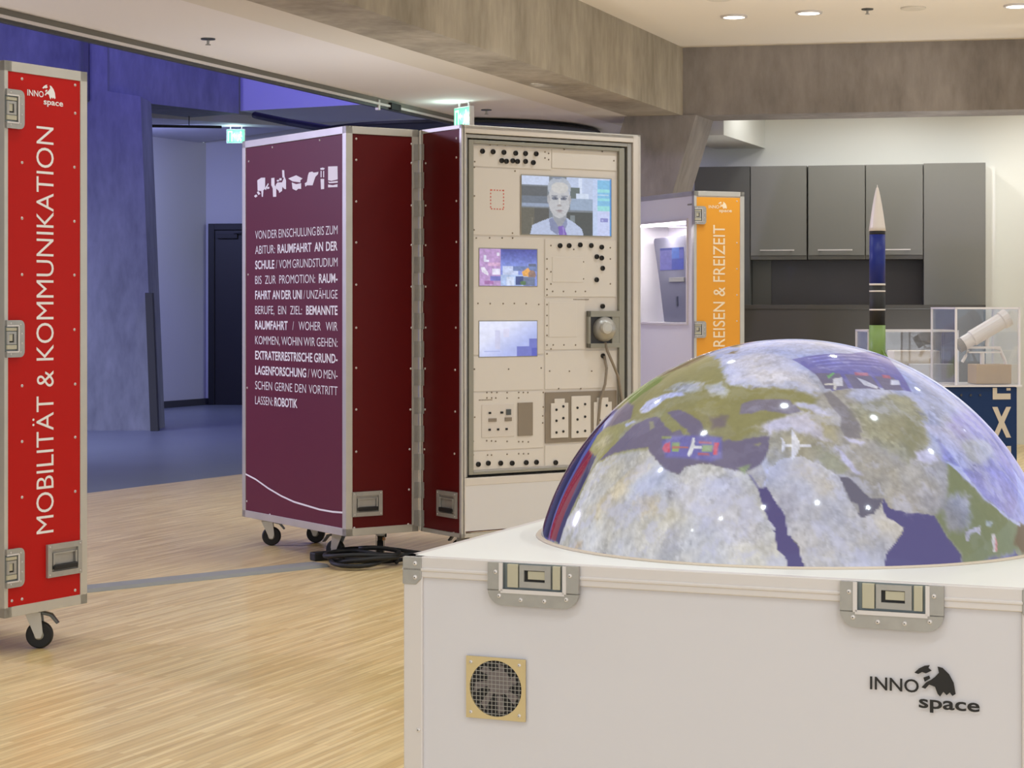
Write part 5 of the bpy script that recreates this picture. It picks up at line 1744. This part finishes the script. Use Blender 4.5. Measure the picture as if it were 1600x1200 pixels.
t = thing('rocket_model', 'slim model rocket with white nose, blue and green body rising behind the dome', 'rocket', (1.556, 8.45, S), 0)
zt = lambda y: 1.214 - (y - 478.5) / 3100 * 8.45
r = .0335


def seg(name, m, z0, z1, ra, rb=None):
    bm = bmesh.new()
    lathe(bm, ((ra, z0), (rb or ra, z1)), n=32)
    o = obj(name, bm, m, t)
    for p in o.data.polygons:
        p.use_smooth = abs(p.normal.z) < .9
    return o


bm = bmesh.new()
z0, z1 = zt(361), zt(291)
lathe(bm, [(.0345 * (1 - q) ** .72 + .0014, z0 + (z1 - z0) * q) for q in (0, .1, .2, .3, .4, .5, .6, .7, .8, .88, .94, .97)] + [(.002, z1 - .005), (.0008, z1 + .006)], n=32)
obj('nose_cone', bm, 'rwhite', t, smooth=True)
seg('black_band', 'ink', zt(366.5), zt(361), r)
seg('blue_tube', 'rblue', zt(443), zt(366.5), r)
seg('white_band', 'rwhite', zt(446), zt(443), r + .0006)
seg('black_tube', 'ink', zt(508), zt(446), r - .0004)
for y in (455, 484):
    seg('white_band', 'rwhite', zt(y + 1.2), zt(y - 1.2), r + .0006)
seg('green_tube', 'rgreen', .93, zt(508), r + .0008)
seg('engine', 'zincdark', .871, .93, .022, .026)
for k in range(4):
    q = k * math.pi / 2 + .5
    bm = bmesh.new()
    prism(bm, lambda u, v, d: (math.cos(q) * u - math.sin(q) * d, math.sin(q) * u + math.cos(q) * d, v), [(r, 1.03), (r + .05, .96), (r + .05, .90), (r, .935)], -.002, .002)
    obj('fin', bm, 'rgreen', t)

# ------------------------------------------------------------------ on the floor
bm = bmesh.new()
p0, p1 = Vector((-3.2, 7.68, 0)), Vector((-.935, 9.66, 0))
dv = (p1 - p0).normalized()
nv_ = Vector((-dv.y, dv.x, 0))
sec = [(-.085, 0), (-.06, .013), (.06, .013), (.085, 0)]
ra = [bm.verts.new(p0 + nv_ * a + Vector((0, 0, b + .0005))) for a, b in sec]
rb = [bm.verts.new(p1 + nv_ * a + Vector((0, 0, b + .0005))) for a, b in sec]
for k in range(3):
    bm.faces.new((ra[k], ra[k + 1], rb[k + 1], rb[k]))
bm.faces.new((ra[3], ra[0], rb[0], rb[3]))
bm.faces.new(ra)
bm.faces.new(rb)
tag(obj('cable_cover', bm, mat('cover_grey', (146, 146, 142), .6)), 'long flat grey cable cover strip running across the parquet', 'cable cover')

random.seed(4)


def coil(cx_, cy_, rx, ry, turns, rad, a0):
    pts = []
    N = int(turns * 26)
    for k in range(N):
        q = a0 + 2 * math.pi * k / 26
        f_ = 1 + .16 * math.sin(1.7 * q + a0) + .10 * math.sin(3.1 * q)
        pts.append((cx_ + rx * f_ * math.cos(q), cy_ + ry * f_ * math.sin(q), rad + .004 + .018 * (k / 26) + .006 * math.sin(2.3 * q)))
    return pts


CO = (-.74, 9.62)
bm = bmesh.new()
tube(bm, coil(CO[0], CO[1], .16, .13, 3.3, .011, .2), .011, 8)
tag(obj('power_cable', bm, 'rubber', smooth=True), 'black power cable coiled on the parquet under the corner of the maroon case', 'cable', 'black cables under the maroon case')
bm = bmesh.new()
tube(bm, coil(CO[0] + .10, CO[1] + .16, .24, .10, 2.2, .010, 1.9), .010, 8)
tag(obj('power_cable', bm, 'rubber', smooth=True), 'black cable lying in wide flat loops behind the coiled one', 'cable', 'black cables under the maroon case')
bm = bmesh.new()
tube(bm, [(-.50, 9.60, .009), (-.40, 9.55, .009), (-.30, 9.50, .009), (-.16, 9.50, .009), (.02, 9.42, .009), (.25, 9.36, .009)], .008, 8)
tag(obj('power_cable', bm, 'rubber', smooth=True), 'single black cable running from the maroon case towards the white case', 'cable', 'black cables under the maroon case')
t = thing('power_strip', 'flat black power strip lying beside the coiled cable under the maroon case', 'power strip', (-.88, 9.90, 0), .55)
box('body', 'rubber', t, -.13, .13, -.03, .03, .0005, .042, .006)
for k in range(4):
    bm = bmesh.new()
    lathe(bm, ((.018, .0425), (.018, .044), (.014, .0435)), n=18, cx=-.09 + k * .06)
    obj('socket', bm, 'zincdark', t)
